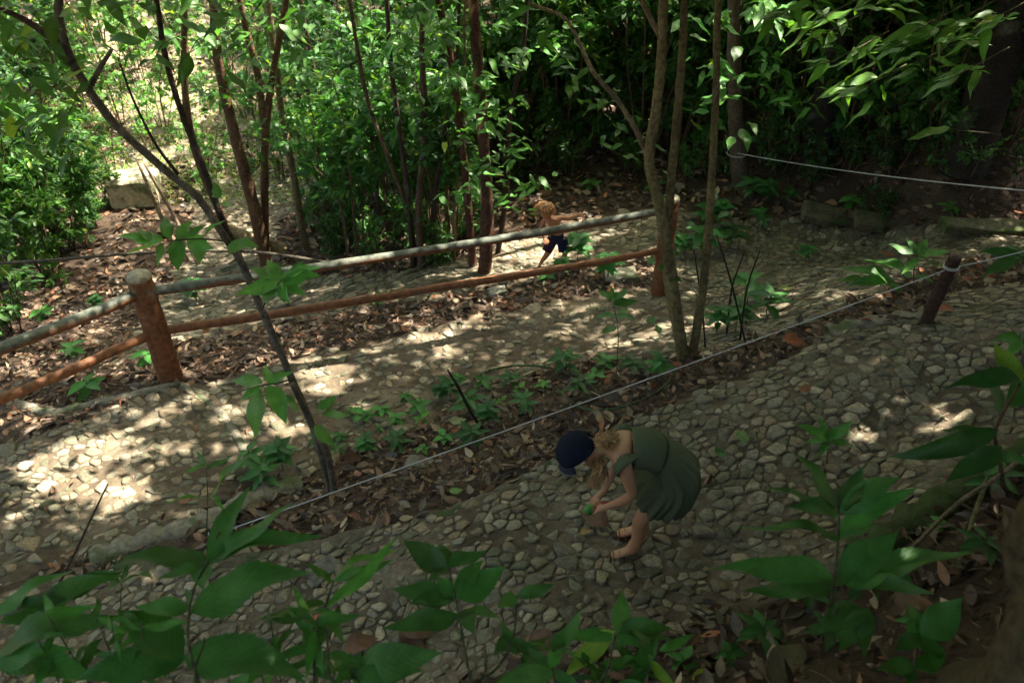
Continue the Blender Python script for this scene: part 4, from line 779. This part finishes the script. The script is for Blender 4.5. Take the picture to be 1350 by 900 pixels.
# larger leaves around the left crown of the leaning tree
lvs = []; tw = []
for u, v, tu, tv in [(190,52,112,64),(300,14,245,8),(18,75,0,40),(72,105,40,68),(66,122,38,95),(20,180,8,150),(150,45,138,25),(10,200,0,240),(62,60,90,72),(330,25,345,55),(205,75,175,95),(120,110,95,130),(40,30,10,22),(250,70,235,115),(300,95,330,128),(235,90,245,118),(80,20,100,5),(130,0,160,15),(180,5,210,20),(15,110,0,130),(90,150,60,158),(45,190,30,165)]:
    dd = RNG.uniform(-.3, .3); a = at_y(u, v, y1+.2+dd); lvs.append((a, at_y(tu, tv, y1+.15+dd+RNG.uniform(-.1, .1)), .2)); tw.append([a, a+np.array([.05, .02, .06]), a+np.array([RNG.uniform(.08, .16), .05, .1])])
for _ in range(150):
    u = RNG.choice([RNG.uniform(-20, 110), RNG.uniform(-20, 420)]); v = RNG.uniform(-20, 210 if u < 110 else 75); dd = RNG.uniform(-.4, .9); a = at_y(u, v, y1+.3+dd); l = RNG.uniform(.1, .17); an = RNG.uniform(0, 6.28)
    lvs.append((a, a+np.array([math.cos(an)*l, math.sin(an)*l, -RNG.uniform(.2, .9)*l]), .22))
r_, B_ = PH['diag']; fplant('', '', B_, tw, lvs, parent=r_, col=(.05, .13, .04), stem_r=.003, part='foliage', stemcol=(.07, .05, .03))
# branch leaves on the triple stem tree
lvs = []
for _ in range(46):
    t = RNG.random(); u = 856-t*150+RNG.uniform(-25, 25); v = 212-t*205+RNG.uniform(-20, 45); a = at_y(u, v, y9+.3+RNG.uniform(-.3, .4)); l = RNG.uniform(.08, .14); an = RNG.uniform(0, 6.28)
    lvs.append((a, a+np.array([math.cos(an)*l, math.sin(an)*l, -RNG.uniform(.1, .9)*l]), .25))
for u, v in [(868,355),(862,350),(890,395),(935,340),(895,340),(870,440),(862,428),(880,365),(905,300),(960,280),(940,265)]:
    a = at_y(u, v, y9-.05); an = RNG.uniform(0, 6.28); l = .13; lvs.append((a, a+np.array([math.cos(an)*l, math.sin(an)*l, .0]), .28))
onT('front', (.045, .13, .035), [], lvs)
def cloud(root, boxes, nn, yc, L0=.09, L1=.16, dy=.5):
    out = []; 
    for (u0, u1, v0, v1), k in zip(boxes, nn):
        cl = [(RNG.uniform(u0, u1), RNG.uniform(v0, v1), RNG.uniform(-dy, dy)) for _ in range(max(1, k//8))]
        for i in range(k):
            cu, cv, cy = cl[i % len(cl)]; a = at_y(cu+RNG.normal(0, 12), cv+RNG.normal(0, 9), yc+cy+RNG.normal(0, .06)); l = RNG.uniform(L0, L1); an = RNG.uniform(0, 6.28); out.append((a, a+np.array([math.cos(an)*l, math.sin(an)*l, -RNG.uniform(.1, .8)*l]), RNG.uniform(.18, .27)))
    onT(root, (.045, .125, .035), [], out)
cloud('left', [(235, 430, -10, 130), (330, 460, 60, 230)], [230, 130], hit(345, 345)[1]-.1, .1, .19)
cloud('pairR', [(520, 740, -10, 150), (540, 720, 130, 270)], [260, 110], hit(637, 358)[1]-.2, .1, .19)
cloud('slim', [(380, 560, -10, 200)], [220], hit(402, 325)[1]-.3, .1, .18)
cloud('rope', [(900, 1340, -10, 150), (980, 1340, 100, 200)], [330, 90], hit(979, 243)[1]-.6, .14, .26, .9)
# narrow bamboo like sprays on the forest tree
lvs = []; tw = []; r_, B_ = PH['rope']
for u, v in [(1070,32),(1130,8),(1085,88),(1180,55),(1235,42),(1250,62),(1195,90),(1150,70),(1060,60),(1290,35),(1240,110),(1110,130),(1020,25)]:
    dd = RNG.uniform(6.2, 7.6); n0 = W(u, v, dd); tw.append([n0+np.array([.5, .1, .25]), n0+np.array([.2, 0, .12]), n0])
    for _ in range(7):
        an = RNG.normal(3.3, 1.2); l = RNG.uniform(.2, .38); p = n0+np.array([RNG.uniform(0, .35), RNG.uniform(-.1, .1), RNG.uniform(0, .15)]); lvs.append((p, p+np.array([math.cos(an)*l, math.sin(an)*l*.6, -RNG.uniform(.0, .7)*l]), RNG.uniform(.11, .2)))
lvs.append((W(1252,171,6.5), W(1198,178,6.4), .14)); tw.append([W(1320,178,6.8), W(1290,174,6.7), W(1252,171,6.5)])
for u, v, tu, tv in [(975,60,968,85),(978,170,985,200),(968,180,958,200),(985,160,998,180),(1110,25,1108,48),(1098,40,1090,62)]: lvs.append((W(u,v,8.2), W(tu,tv,8.1), .27))
fplant('', '', B_, tw, lvs, parent=r_, col=(.07, .17, .035), stem_r=.006, stemcol=(.1, .085, .04))
# ------------------------------------------------------------------ vines, sticks
def vine(pts, r, label, col, name='vine', n_=6):
    geo = Geo(); tube(geo, pts, [r]*(len(pts)-1)+[r*.6], n_, 6, .08, col); return tag(geo.build(name, M_BARK), label, name)
dv = depth(B1)*.93
vine([W(u, v, dv+.001*u) for u, v in [(-60,349),(0,347),(80,342),(160,335),(240,331),(320,331),(390,339),(450,350),(480,352)]], .014, 'long thin dry vine crossing above the left post', (.1,.085,.06))
gv = lambda L, z: [hit(u, v)+[0, 0, z] for u, v in L]
vine(gv([(655,560),(632,548),(618,530),(625,505),(660,490),(710,488),(760,500),(790,525)], .05), .009, 'green vine looping over the seedlings in the middle of the mound', (.06,.1,.04))
vine(gv([(735,520),(770,545),(820,543),(870,520),(895,490)], .05), .009, 'green vine curving towards the foot of the triple stems', (.06,.1,.04))
vine([hit(640,570), at_y(622,545,hit(640,570)[1]), at_y(605,512,hit(640,570)[1]), at_y(590,487,hit(640,570)[1])], .012, 'black stick poking up out of the mound', (.02,.018,.014), 'stick')
vine([hit(30,850), at_y(80,765,hit(30,850)[1]), at_y(142,638,hit(30,850)[1])], .008, 'thin brown stick slanting up over the near path at left', (.09,.06,.035), 'stick')
vine([hit(1195,735)+[0,0,.05], hit(1250,690)+[0,0,.15], hit(1310,655)+[0,0,.2], hit(1380,600)+[0,0,.3]], .011, 'pale bare twig arching over the bank at lower right', (.22,.17,.1), 'stick')
vine([hit(1262,750)+[0,0,.02], hit(1278,690)+[0,0,.1], hit(1295,640)+[0,0,.15], hit(1300,615)+[0,0,.2]], .012, 'forked greenish twig rising from the lower right bank', (.14,.13,.06), 'stick')
yy = hit(225,335)[1]
vine([hit(248,345), at_y(215,290,yy), at_y(182,214,yy-.05)], .032, 'left one of two pale poles leaning on the stone block', (.3,.22,.14), 'pole', 9)
vine([hit(262,350), at_y(232,290,yy), at_y(190,215,yy-.05)], .026, 'right one of two pale poles leaning on the stone block', (.28,.2,.13), 'pole', 9)
vine([hit(1002,215), at_y(1002,205,hit(1002,215)[1]), at_y(1002,195,hit(1002,215)[1])], .012, 'short white tipped peg under the far rope', (.5,.5,.45), 'peg')
for i, (a, b_, c_) in enumerate([((985,462),(966,380),(945,310)),((958,440),(965,380),(982,330)),((975,450),(985,380),(1002,330)),((930,460),(925,400),(915,330))]):
    yb_ = hit(*a)[1]; vine([hit(*a), at_y(*b_, yb_), at_y(*c_, yb_)], .008, ['bare dark twig leaning left beside the triple stems','bare twig rising straight beside the triple stems','rightmost bare twig beside the triple stems','dark twig close behind the right tan stem'][i], (.035,.025,.018), 'stick')
# ------------------------------------------------------------------ individual fallen leaves
def fleaf(u, v, L, ang, col, label, ratio=.28, el=0.05, curl=.1):
    p = hit(u, v)+[0, 0, .055]; D = np.array([[math.cos(ang), math.sin(ang), el]]); geo = Geo()
    leaves(geo, T_BIG, [p-D[0]*L*.5], D, np.array([[.1, -.2, 1.0]]), L, L*ratio, curl, .25, np.array([col])); tag(geo.build('fallen_leaf', M_LIT), label, 'leaf')
for a in [(782,692,.2,2.6,(.13,.07,.04),'big brown dead leaf lying in front of the bending child'),(772,708,.08,.4,(.3,.2,.07),'small yellowish leaf beside the big brown leaf'),(1048,457,.2,-.3,(.24,.08,.03),'rust orange leaf on the bank edge right of the triple stems'),
          (978,582,.15,1.2,(.12,.19,.06),'pale green fallen leaf on the cobbles right of the bending child'),(946,602,.11,1.6,(.05,.13,.04),'dark green fallen leaf right of the bending child'),(602,653,.1,.2,(.17,.26,.08),'small light green leaf on the near path edge'),
          (605,560,.14,.3,(.25,.27,.13),'pale cupped leaf on the mound beside the black stick'),(545,848,.2,-.6,(.12,.07,.04),'brown dead leaf behind the bottom centre plant'),(555,835,.24,.2,(.14,.08,.05),'wide brown dead leaf under the bottom centre plant'),
          (478,855,.2,.5,(.17,.09,.05),'reddish brown leaf near the bottom edge left of centre'),(1040,880,.28,.9,(.2,.17,.1),'long greyish tan leaf on the dark bank at bottom right'),(1195,800,.2,.6,(.3,.2,.13),'torn tan leaf between the plants at lower right'),
          (925,900,.1,.1,(.33,.36,.04),'yellow leaf at the bottom edge'),(1035,385,.12,.1,(.3,.32,.1),'yellow green leaf on the path right of the triple stems'),(1170,340,.16,-.6,(.28,.12,.06),'orange brown leaf above the broad leaved sapling'),
          (1245,415,.14,-.5,(.24,.08,.04),'rusty leaf on the near path right of the leaning stake'),(720,860,.24,-.9,(.16,.09,.06),'folded brown leaf beside the rosette plant'),(1060,520,.1,.5,(.26,.11,.05),'small orange leaf in the middle of the near path')]: fleaf(*a)
p = hit(465, 615); geo = Geo(); leaves(geo, T_BIG, [p], np.array([[-.05, .1, 1.0]]), np.array([[0.1, -1, .1]]), .2, .062, .05, .2, np.array([(.22, .12, .06)])); tag(geo.build('fallen_leaf', M_LIT), 'large tan leaf standing upright in the litter left of the mound', 'leaf')

# ------------------------------------------------------------------ people
def skinbody(name, verts, edges, parent, col, sub=2):
    me = bpy.data.meshes.new(name); keys = list(verts); me.from_pydata([verts[k][0] for k in keys], [(keys.index(a), keys.index(b)) for a, b in edges], [])
    o = bpy.data.objects.new(name, me); COL.objects.link(o); o.parent = parent; md = o.modifiers.new('Skin', 'SKIN'); md.use_smooth_shade = True
    bpy.context.view_layer.objects.active = o
    if not me.skin_vertices: me.attributes  # layer is made by the modifier
    sv = me.skin_vertices[0].data if len(me.skin_vertices) else None
    if sv is None: raise RuntimeError('no skin layer')
    for i, k in enumerate(keys):
        r = verts[k][1]; sv[i].radius = r if isinstance(r, tuple) else (r, r); sv[i].use_root = (i == 0)
    ss = o.modifiers.new('Sub', 'SUBSURF'); ss.levels = sub; ss.render_levels = sub; 
    m, nt, b = newmat(name+'_skin'); b.inputs['Base Color'].default_value = (*col, 1); b.inputs['Roughness'].default_value = .5; b.inputs['Subsurface Weight'].default_value = .08; b.inputs['Subsurface Radius'].default_value = (.02, .008, .004)
    tc = N_(nt, 'ShaderNodeTexCoord'); no = N_(nt, 'ShaderNodeTexNoise'); no.inputs['Scale'].default_value = 9; nt.links.new(tc.outputs['Object'], no.inputs[0])
    mr = N_(nt, 'ShaderNodeMapRange'); mr.inputs['To Min'].default_value = .85; mr.inputs['To Max'].default_value = 1.12; nt.links.new(no.outputs['Fac'], mr.inputs[0]); vm = N_(nt, 'ShaderNodeVectorMath', operation='SCALE'); vm.inputs[0].default_value = col
    nt.links.new(mr.outputs[0], vm.inputs['Scale']); nt.links.new(vm.outputs[0], b.inputs['Base Color'])
    me.materials.append(m); return o
def hand(v, e, pre, wrist, palm, dirv, side, r=.0075, L=.05, curl=(0, 0, -1)):
    """five chains fanned across side, bending towards curl"""
    d = np.array(dirv, float); d /= np.linalg.norm(d); s = np.array(side, float); s /= np.linalg.norm(s); c = np.array(curl, float)
    v[pre+'palm'] = (tuple(palm), (.016, .024)); e.append((wrist, pre+'palm'))
    for k, (o, l) in enumerate([(-.021, .8), (-.007, .98), (.007, 1.0), (.021, .9)]):
        b = np.array(palm)+d*.022+s*o; p1 = b+d*L*.4*l+c*L*.1; p2 = b+d*L*.65*l+c*L*.4; p3 = b+d*L*.7*l+c*L*.75
        for q, p in enumerate((b, p1, p2, p3)): v[f'{pre}f{k}{q}'] = (tuple(p), r*(1-.12*q))
        e += [(pre+'palm', f'{pre}f{k}0'), (f'{pre}f{k}0', f'{pre}f{k}1'), (f'{pre}f{k}1', f'{pre}f{k}2'), (f'{pre}f{k}2', f'{pre}f{k}3')]
    b = np.array(palm)+s*.026-d*.002; t1 = b+s*.014+d*.014+c*.006; t2 = t1+d*.016+c*.014-s*.004
    for q, p in enumerate((b, t1, t2)): v[f'{pre}t{q}'] = (tuple(p), r*1.1*(1-.1*q))
    e += [(pre+'palm', pre+'t0'), (pre+'t0', pre+'t1'), (pre+'t1', pre+'t2')]
def child1():
    F = hit(825, 722); F[2] += .022
    root = empty('person', F, 'child in a dark green dress and navy cap bending down over the cobbles', 'person')
    v = {}; e = []
    def c(*ks): e.extend(zip(ks[:-1], ks[1:]))
    v['pel'] = ((.19, 0, .62), (.085, .08)); v['sp1'] = ((.125, 0, .715), (.085, .065)); v['sp2'] = ((.05, 0, .78), (.092, .07)); v['ch'] = ((-.045, .005, .80), (.108, .078)); v['uc'] = ((-.11, .01, .80), (.085, .06)); v['nk'] = ((-.17, .02, .785), .037); v['hb'] = ((-.225, .028, .76), .05)
    v['h1'] = ((-.28, .035, .735), .082); v['h2'] = ((-.345, .04, .735), .086); v['jaw'] = ((-.265, .033, .69), .05); v['nose'] = ((-.335, .038, .64), .012)
    c('pel', 'sp1', 'sp2', 'ch', 'uc', 'nk', 'hb', 'h1', 'h2'); c('h1', 'jaw'); c('h2', 'nose')
    for s, n_ in ((-1, 'l'), (1, 'r')):
        kx = {-1: .0, 1: .05}[s]
        v[n_+'hip'] = ((.18, .06*s, .54), .065); v[n_+'kn'] = ((.04+kx, .085*s, .32), .047); v[n_+'cf'] = ((.05+kx, .08*s, .2), .045); v[n_+'an'] = ((.035+kx, .075*s, .07), .027); v[n_+'he'] = ((.045+kx, .075*s, .03), .028); v[n_+'ba'] = ((-.06+kx, .08*s, .018), (.035, .016)); v[n_+'to'] = ((-.1+kx, .082*s, .014), (.03, .012))
        c('pel', n_+'hip', n_+'kn', n_+'cf', n_+'an', n_+'ba', n_+'to'); c(n_+'an', n_+'he')
    v['lsh'] = ((-.085, -.115, .775), .044); v['lel'] = ((-.03, -.155, .60), .031); v['lfa'] = ((-.075, -.135, .535), .029); v['lwr'] = ((-.15, -.1, .45), .019)
    v['rsh'] = ((-.085, .125, .775), .044); v['rel'] = ((-.06, .15, .60), .031); v['rfa'] = ((-.1, .10, .53), .029); v['rwr'] = ((-.16, .02, .44), .019)
    c('uc', 'lsh', 'lel', 'lfa', 'lwr'); c('uc', 'rsh', 'rel', 'rfa', 'rwr')
    hand(v, e, 'L', 'lwr', (-.185, -.085, .415), (-.7, .25, -.5), (.2, 1, .1), curl=(.1, .3, -.8)); hand(v, e, 'R', 'rwr', (-.195, -.0, .41), (-.7, -.25, -.5), (.2, -1, .1), curl=(.1, -.3, -.8))
    skinbody('body', v, e, root, (.44, .225, .11))
    # dress
    prof = [((-.035, 0, .795), (1, 0, 0), .120, .090), ((-.0, 0, .80), (1, 0, -.05), .124, .094), ((.06, 0, .79), (1, 0, -.25), .124, .094), ((.125, 0, .745), (.85, 0, -.5), .128, .10), ((.175, 0, .69), (.72, 0, -.7), .142, .115),
            ((.205, 0, .625), (.4, 0, -.92), .165, .142), ((.2, 0, .565), (.05, 0, -1), .186, .16), ((.18, 0, .51), (-.12, 0, -1), .192, .162), ((.155, 0, .46), (-.2, 0, -1), .188, .158), ((.14, 0, .42), (-.2, 0, -1), .182, .152)]
    ns = 192; V = []; an = np.arange(ns)/ns*2*math.pi; pc, pr = catmull([p[0] for p in prof], [0]*len(prof), 5); tn, _ = catmull([p[1] for p in prof], [0]*len(prof), 5); ww, _ = catmull([(p[2], p[3], 0) for p in prof], [0]*len(prof), 5); m = len(pc)
    for i in range(m):
        t = tn[i]/np.linalg.norm(tn[i]); sy = np.array([0, 1, 0]); up = np.cross(sy, t); up /= np.linalg.norm(up)   # up = towards the back
        if up[2] < 0 and i < m*.3: up = -up
        k = i/(m-1); amp = .009*max(0, k-.28)*2.2; rip = 1+amp*10*(.5*np.sin(an*11+2*k)+.35*np.sin(an*19+1+3*k)+.25*np.sin(an*5+.7)); gath = 1-.03*math.exp(-((k-.36)/.05)**2)
        pl = np.clip((k-.36)/.03, 0, 1)*math.exp(-max(0, k-.4)/.22); rip = rip+.010*pl*np.sin(an*31+.8*np.sin(an*4))+.012*np.clip((k-.5)*3, 0, 1)*np.sin(an*23+2); rip = rip*gath*(1+.006*np.sin(an*3+k*25))
        V.append(pc[i]+np.outer(np.sin(an)*ww[i][0]*rip, sy)+np.outer(np.cos(an)*ww[i][1]*rip, up))
    V = np.concatenate(V); i = np.arange(m-1)[:, None]*ns; j = np.arange(ns)[None]; j2 = (j+1) % ns; Q = np.stack([i+j, i+j2, i+ns+j2, i+ns+j], -1).reshape(-1, 4)
    # keep front bib: drop the lower part of the neckline rows nothing; solid cloth
    d = mk('dress', V, [Q], M_CLOTH, np.tile([.085, .105, .055], (len(V), 1)), root); so = d.modifiers.new('Solid', 'SOLIDIFY'); so.thickness = .005
    for s in (-1, 1):   # ruffled shoulder straps
        geo = Geo()
        P = [(-.03, s*.1, .84), (-.075, s*.125, .835), (-.115, s*.125, .80), (-.125, s*.11, .74), (-.08, s*.09, .70)]; P, R = catmull(P, [.02, .034, .04, .036, .02], 8)
        R = R*(1+.16*np.sin(np.arange(len(R))*2.1)); tube(geo, P, R, 10, 1, .06, (.09, .11, .06), smooth=False, flat=.35)
        geo.build('strap', M_CLOTH, root)
    # cap
    hc = np.array([-.318, .038, .735]); u = np.array([-.6, .08, .8]); u /= np.linalg.norm(u); f = np.array([-.8, -.2, -.56]); f = f-u*np.dot(f, u); f /= np.linalg.norm(f); s = np.cross(u, f)
    geo = Geo(); V = []; nr, na = 12, 40
    for i_ in range(nr+1):
        ph = (i_/nr)*math.radians(98)
        for j_ in range(na):
            a = j_/na*2*math.pi; rr = .106*(1+.012*math.cos(6*a)*math.sin(ph)); V.append(hc+u*.012+u*math.cos(ph)*rr*.98+(f*math.cos(a)*1.08+s*math.sin(a)*.97)*math.sin(ph)*rr)
    Q = []
    for i_ in range(nr):
        for j_ in range(na):
            a = 2*math.pi*j_/na
            if i_ >= 8 and abs(a-math.pi) < .38 and i_ < 11: continue      # opening at the back
            Q.append((i_*na+j_, i_*na+(j_+1) % na, (i_+1)*na+(j_+1) % na, (i_+1)*na+j_))
    C = np.tile([.010, .014, .026], (len(V), 1)); C[np.arange(len(V)) % 20 == 0] = (.005, .008, .016); cap = mk('cap', V, [np.array(Q)], M_CLOTH, C, root); so = cap.modifiers.new('Solid', 'SOLIDIFY'); so.thickness = .004
    V = []; nn = 15   # visor
    for i_ in range(5):
        for j_ in range(nn):
            a = (j_/(nn-1)-.5)*2.3; r0 = .108; ext = .03*math.cos(a*.75)*(i_/4); V.append(hc-u*(.004+.02*(i_/4)**1.5+.035*abs(math.sin(a))*(i_/4))+f*(math.cos(a)*r0*1.06+ext)+s*math.sin(a)*r0*.97)
    Q = [(i_*nn+j_, i_*nn+j_+1, (i_+1)*nn+j_+1, (i_+1)*nn+j_) for i_ in range(4) for j_ in range(nn-1)]
    C = np.tile([.03, .036, .05], (len(V), 1)); C[-nn:] = (.3, .3, .26); vi = mk('visor', V, [np.array(Q)], M_CLOTH, C, cap); so = vi.modifiers.new('Solid', 'SOLIDIFY'); so.thickness = .005
    # hair
    geo = Geo(); geo2 = Geo(); R2 = np.random.default_rng(5)
    for k in range(460):
        a = R2.uniform(-1, 1); st = hc-u*.07+s*a*.075-f*R2.uniform(.0, .085); side = a
        if R2.random() < .45: end = np.array([-.15+R2.uniform(-.06, .05), .02+side*.07+R2.uniform(-.03, .03), .87-abs(side)*.03]); mid = (st+end)/2+[0, 0, .025+R2.uniform(0, .02)]
        else: sg = -1 if R2.random() < .6 else 1; end = np.array([-.215+R2.uniform(-.05, .04), .03+sg*R2.uniform(.07, .12), .60+R2.uniform(-.05, .06)]); mid = (st+end)/2+np.array([.03, sg*.04, .035])
        cc = np.array([.45, .27, .11])*R2.uniform(.55, 1.35); tube(geo if end[2] > .7 else geo2, [st, mid+R2.normal(0, .008, 3), end*.7+mid*.3+R2.normal(0, .01, 3), end], [.0024, .0028, .0022, .0006], 4, 4, 0, cc)
    V = []; MH = attrmat('hair', .45, 50, .8, 1.2, .2, .002, .5); geo.build('hair', MH, root); geo2.build('hair', MH, root)
    geo = Geo()   # sandals
    for sgn, kx in ((-1, 0), (1, .05)):
        y_ = .08*sgn; V = []; L = 18
        for z_ in (-.02, -.004):
            for j_ in range(L):
                a = j_/L*2*math.pi; V.append((-.03+kx+math.cos(a)*.092, y_+math.sin(a)*.036*(1-.15*math.cos(a)), z_))
        Q = [(j_, (j_+1) % L, L+(j_+1) % L, L+j_) for j_ in range(L)]; geo.add(V, [np.array(Q), np.array([list(range(L))[::-1]]), np.array([list(range(L, 2*L))])], (.06, .035, .022))
        for xx, zz, rr in ((-.085, .022, .034), (-.05, .034, .036), (-.01, .05, .034), (.05, .035, .03)):
            P = [(xx+kx, y_+math.cos(a)*rr, -.01+math.sin(a)*(zz+.012)) for a in np.linspace(0, math.pi, 9)]; tube(geo, P, [.009]*9, 6, 1, 0, (.16, .07, .035), smooth=False, flat=.45)
    geo.build('sandals', M_CLOTH, root)
    hp = F+np.array([-.215, -.05, .385]); g = Geo(); tube(g, [hp+[-.05, -.03, -.01], hp+[-.02, -.01, 0], hp+[.02, .0, .005], hp+[.05, .01, .01], hp+[.1, .015, .02]], [.02, .03, .026, .024, .016], 10, 5, .12, (.4, .12, .08)); C = g.C[0].copy(); C[g.V[0][:, 0] < hp[0]-.008] = (.08, .26, .04); g.C = [C]
    tag(g.build('toy', M_WOOD), 'small bright green and pink toy in the hands of the bending child', 'toy')
child1()
def child2():
    F = hit(722, 352); F[2] += .01
    root = empty('person', F, 'small shirtless child with sandy hair behind the railing on the far path', 'person'); v = {}; e = []
    def c(*ks): e.extend(zip(ks[:-1], ks[1:]))
    v['pel'] = ((.1, 0, .40), (.085, .07)); v['sp'] = ((.075, -.005, .50), (.072, .06)); v['ch'] = ((.03, -.03, .585), (.085, .062)); v['nk'] = ((-.01, -.055, .665), .032); v['h0'] = ((-.035, -.08, .715), .06); v['h1'] = ((-.055, -.085, .785), .076); v['no'] = ((-.09, -.165, .74), .011)
    c('pel', 'sp', 'ch', 'nk', 'h0', 'h1'); c('h1', 'no')
    v['ls'] = ((-.05, -.02, .64), .035); v['le'] = ((-.1, -.07, .54), .026); v['lw'] = ((-.06, -.15, .47), .017); c('ch', 'ls', 'le', 'lw')
    v['rs'] = ((.14, -.01, .65), .035); v['re'] = ((.23, -.03, .64), .026); v['rw'] = ((.31, -.07, .70), .017); c('ch', 'rs', 're', 'rw')
    hand(v, e, 'A', 'lw', (-.05, -.175, .455), (.3, -.8, -.3), (1, .3, 0), r=.007, L=.035); hand(v, e, 'B', 'rw', (.335, -.08, .715), (.8, -.3, .4), (0, .8, .6), r=.007, L=.035)
    for n_, P in (('a', [((.055, 0, .35), .06), ((-.01, -.05, .2), .038), ((-.075, .0, .06), .022), ((-.11, -.06, .02), (.026, .014))]), ('b', [((.15, 0, .35), .06), ((.2, -.06, .21), .038), ((.16, .05, .06), .022), ((.15, -.02, .02), (.026, .014))])):
        for q, (p, r) in enumerate(P): v[n_+str(q)] = (p, r)
        c('pel', n_+'0', n_+'1', n_+'2', n_+'3')
    skinbody('body', v, e, root, (.45, .2, .09))
    g = Geo(); R2 = np.random.default_rng(2); hc = np.array([-.052, -.078, .795])
    sc_ = [hc+np.array([0, 0, z]) for z in (-.03, -.01, .02, .045, .065, .08)]; tube(g, sc_, [.076, .08, .079, .066, .045, .01], 20, 3, .02, (.3, .14, .05))
    for k in range(700):
        d = R2.normal(0, 1, 3); d[2] = d[2] if d[2] > -.3 else -d[2]; d /= np.linalg.norm(d)
        if d[1] < -.35 and d[2] < .45: continue
        st = hc+d*np.array([.082, .086, .08]); fl = np.array([d[0]*.6+R2.normal(0, .25), d[1]*.6+R2.normal(0, .25), -.75])*.055
        tube(g, [st-d*.006, st+fl*.5+d*.009, st+fl+d*.003], [.006, .0055, .001], 4, 3, 0, np.array([.42, .2, .07])*R2.uniform(.55, 1.3))
    g.build('hair', bpy.data.materials['hair'], root)
    g = Geo(); ns = 28; an = np.arange(ns)/ns*2*math.pi
    P = [(.1, 0, .45), (.1, 0, .40), (.1, -.005, .35)]; tube(g, P, [.088, .097, .1], ns, 3, .02, (.02, .02, .05), flat=.8)
    for cx, tx in ((.055, -.02), (.15, .18)): tube(g, [(cx, 0, .37), ((cx+tx)/2, -.02, .30), (tx, -.045, .23)], [.068, .062, .06], 20, 3, .03, (.05, .02, .04) if cx < .1 else (.016, .018, .045))
    g.build('shorts', M_CLOTH, root)
child2()

# ------------------------------------------------------------------ sky, sun, camera
wd = bpy.data.worlds.new('World'); SC.world = wd; wd.use_nodes = True; nt = wd.node_tree; bg = nt.nodes['Background']
sk = nt.nodes.new('ShaderNodeTexSky'); sk.sky_type = 'NISHITA'; sk.sun_disc = False; el = math.asin(SUN[2]); az = math.atan2(SUN[0], SUN[1]); sk.sun_elevation = el; sk.sun_rotation = az
nt.links.new(sk.outputs[0], bg.inputs[0]); sk.dust_density = 5; sk.ozone_density = .6; bg.inputs[1].default_value = .14
sd = bpy.data.lights.new('sun', 'SUN'); sd.energy = 5; sd.angle = math.radians(.53); sd.color = (1, .93, .82); so = bpy.data.objects.new('sun', sd); COL.objects.link(so)
so.rotation_euler = Vector((-SUN[0], -SUN[1], -SUN[2])).to_track_quat('-Z', 'Y').to_euler(); so.location = (0, 0, 20)
cd = bpy.data.cameras.new('camera'); co = bpy.data.objects.new('camera', cd); COL.objects.link(co); co.location = Vector(CAM); co.rotation_euler = (math.pi/2-TH, 0, 0)
cd.sensor_width = 36; cd.lens = 36*FPX/1350; cd.clip_start = .05; cd.clip_end = 500; cd.dof.use_dof = True; cd.dof.focus_distance = 6.6; cd.dof.aperture_fstop = 2.8; SC.camera = co
SC.render.engine = 'CYCLES'; SC.cycles.use_denoising = True; SC.cycles.max_bounces = 10; SC.cycles.diffuse_bounces = 6; SC.cycles.transmission_bounces = 6; SC.cycles.sample_clamp_indirect = 6; SC.cycles.use_adaptive_sampling = True; SC.cycles.adaptive_threshold = .015
SC.view_settings.view_transform = 'Standard'; SC.view_settings.look = 'None'; SC.view_settings.gamma = 1; SC.view_settings.exposure = 2.4
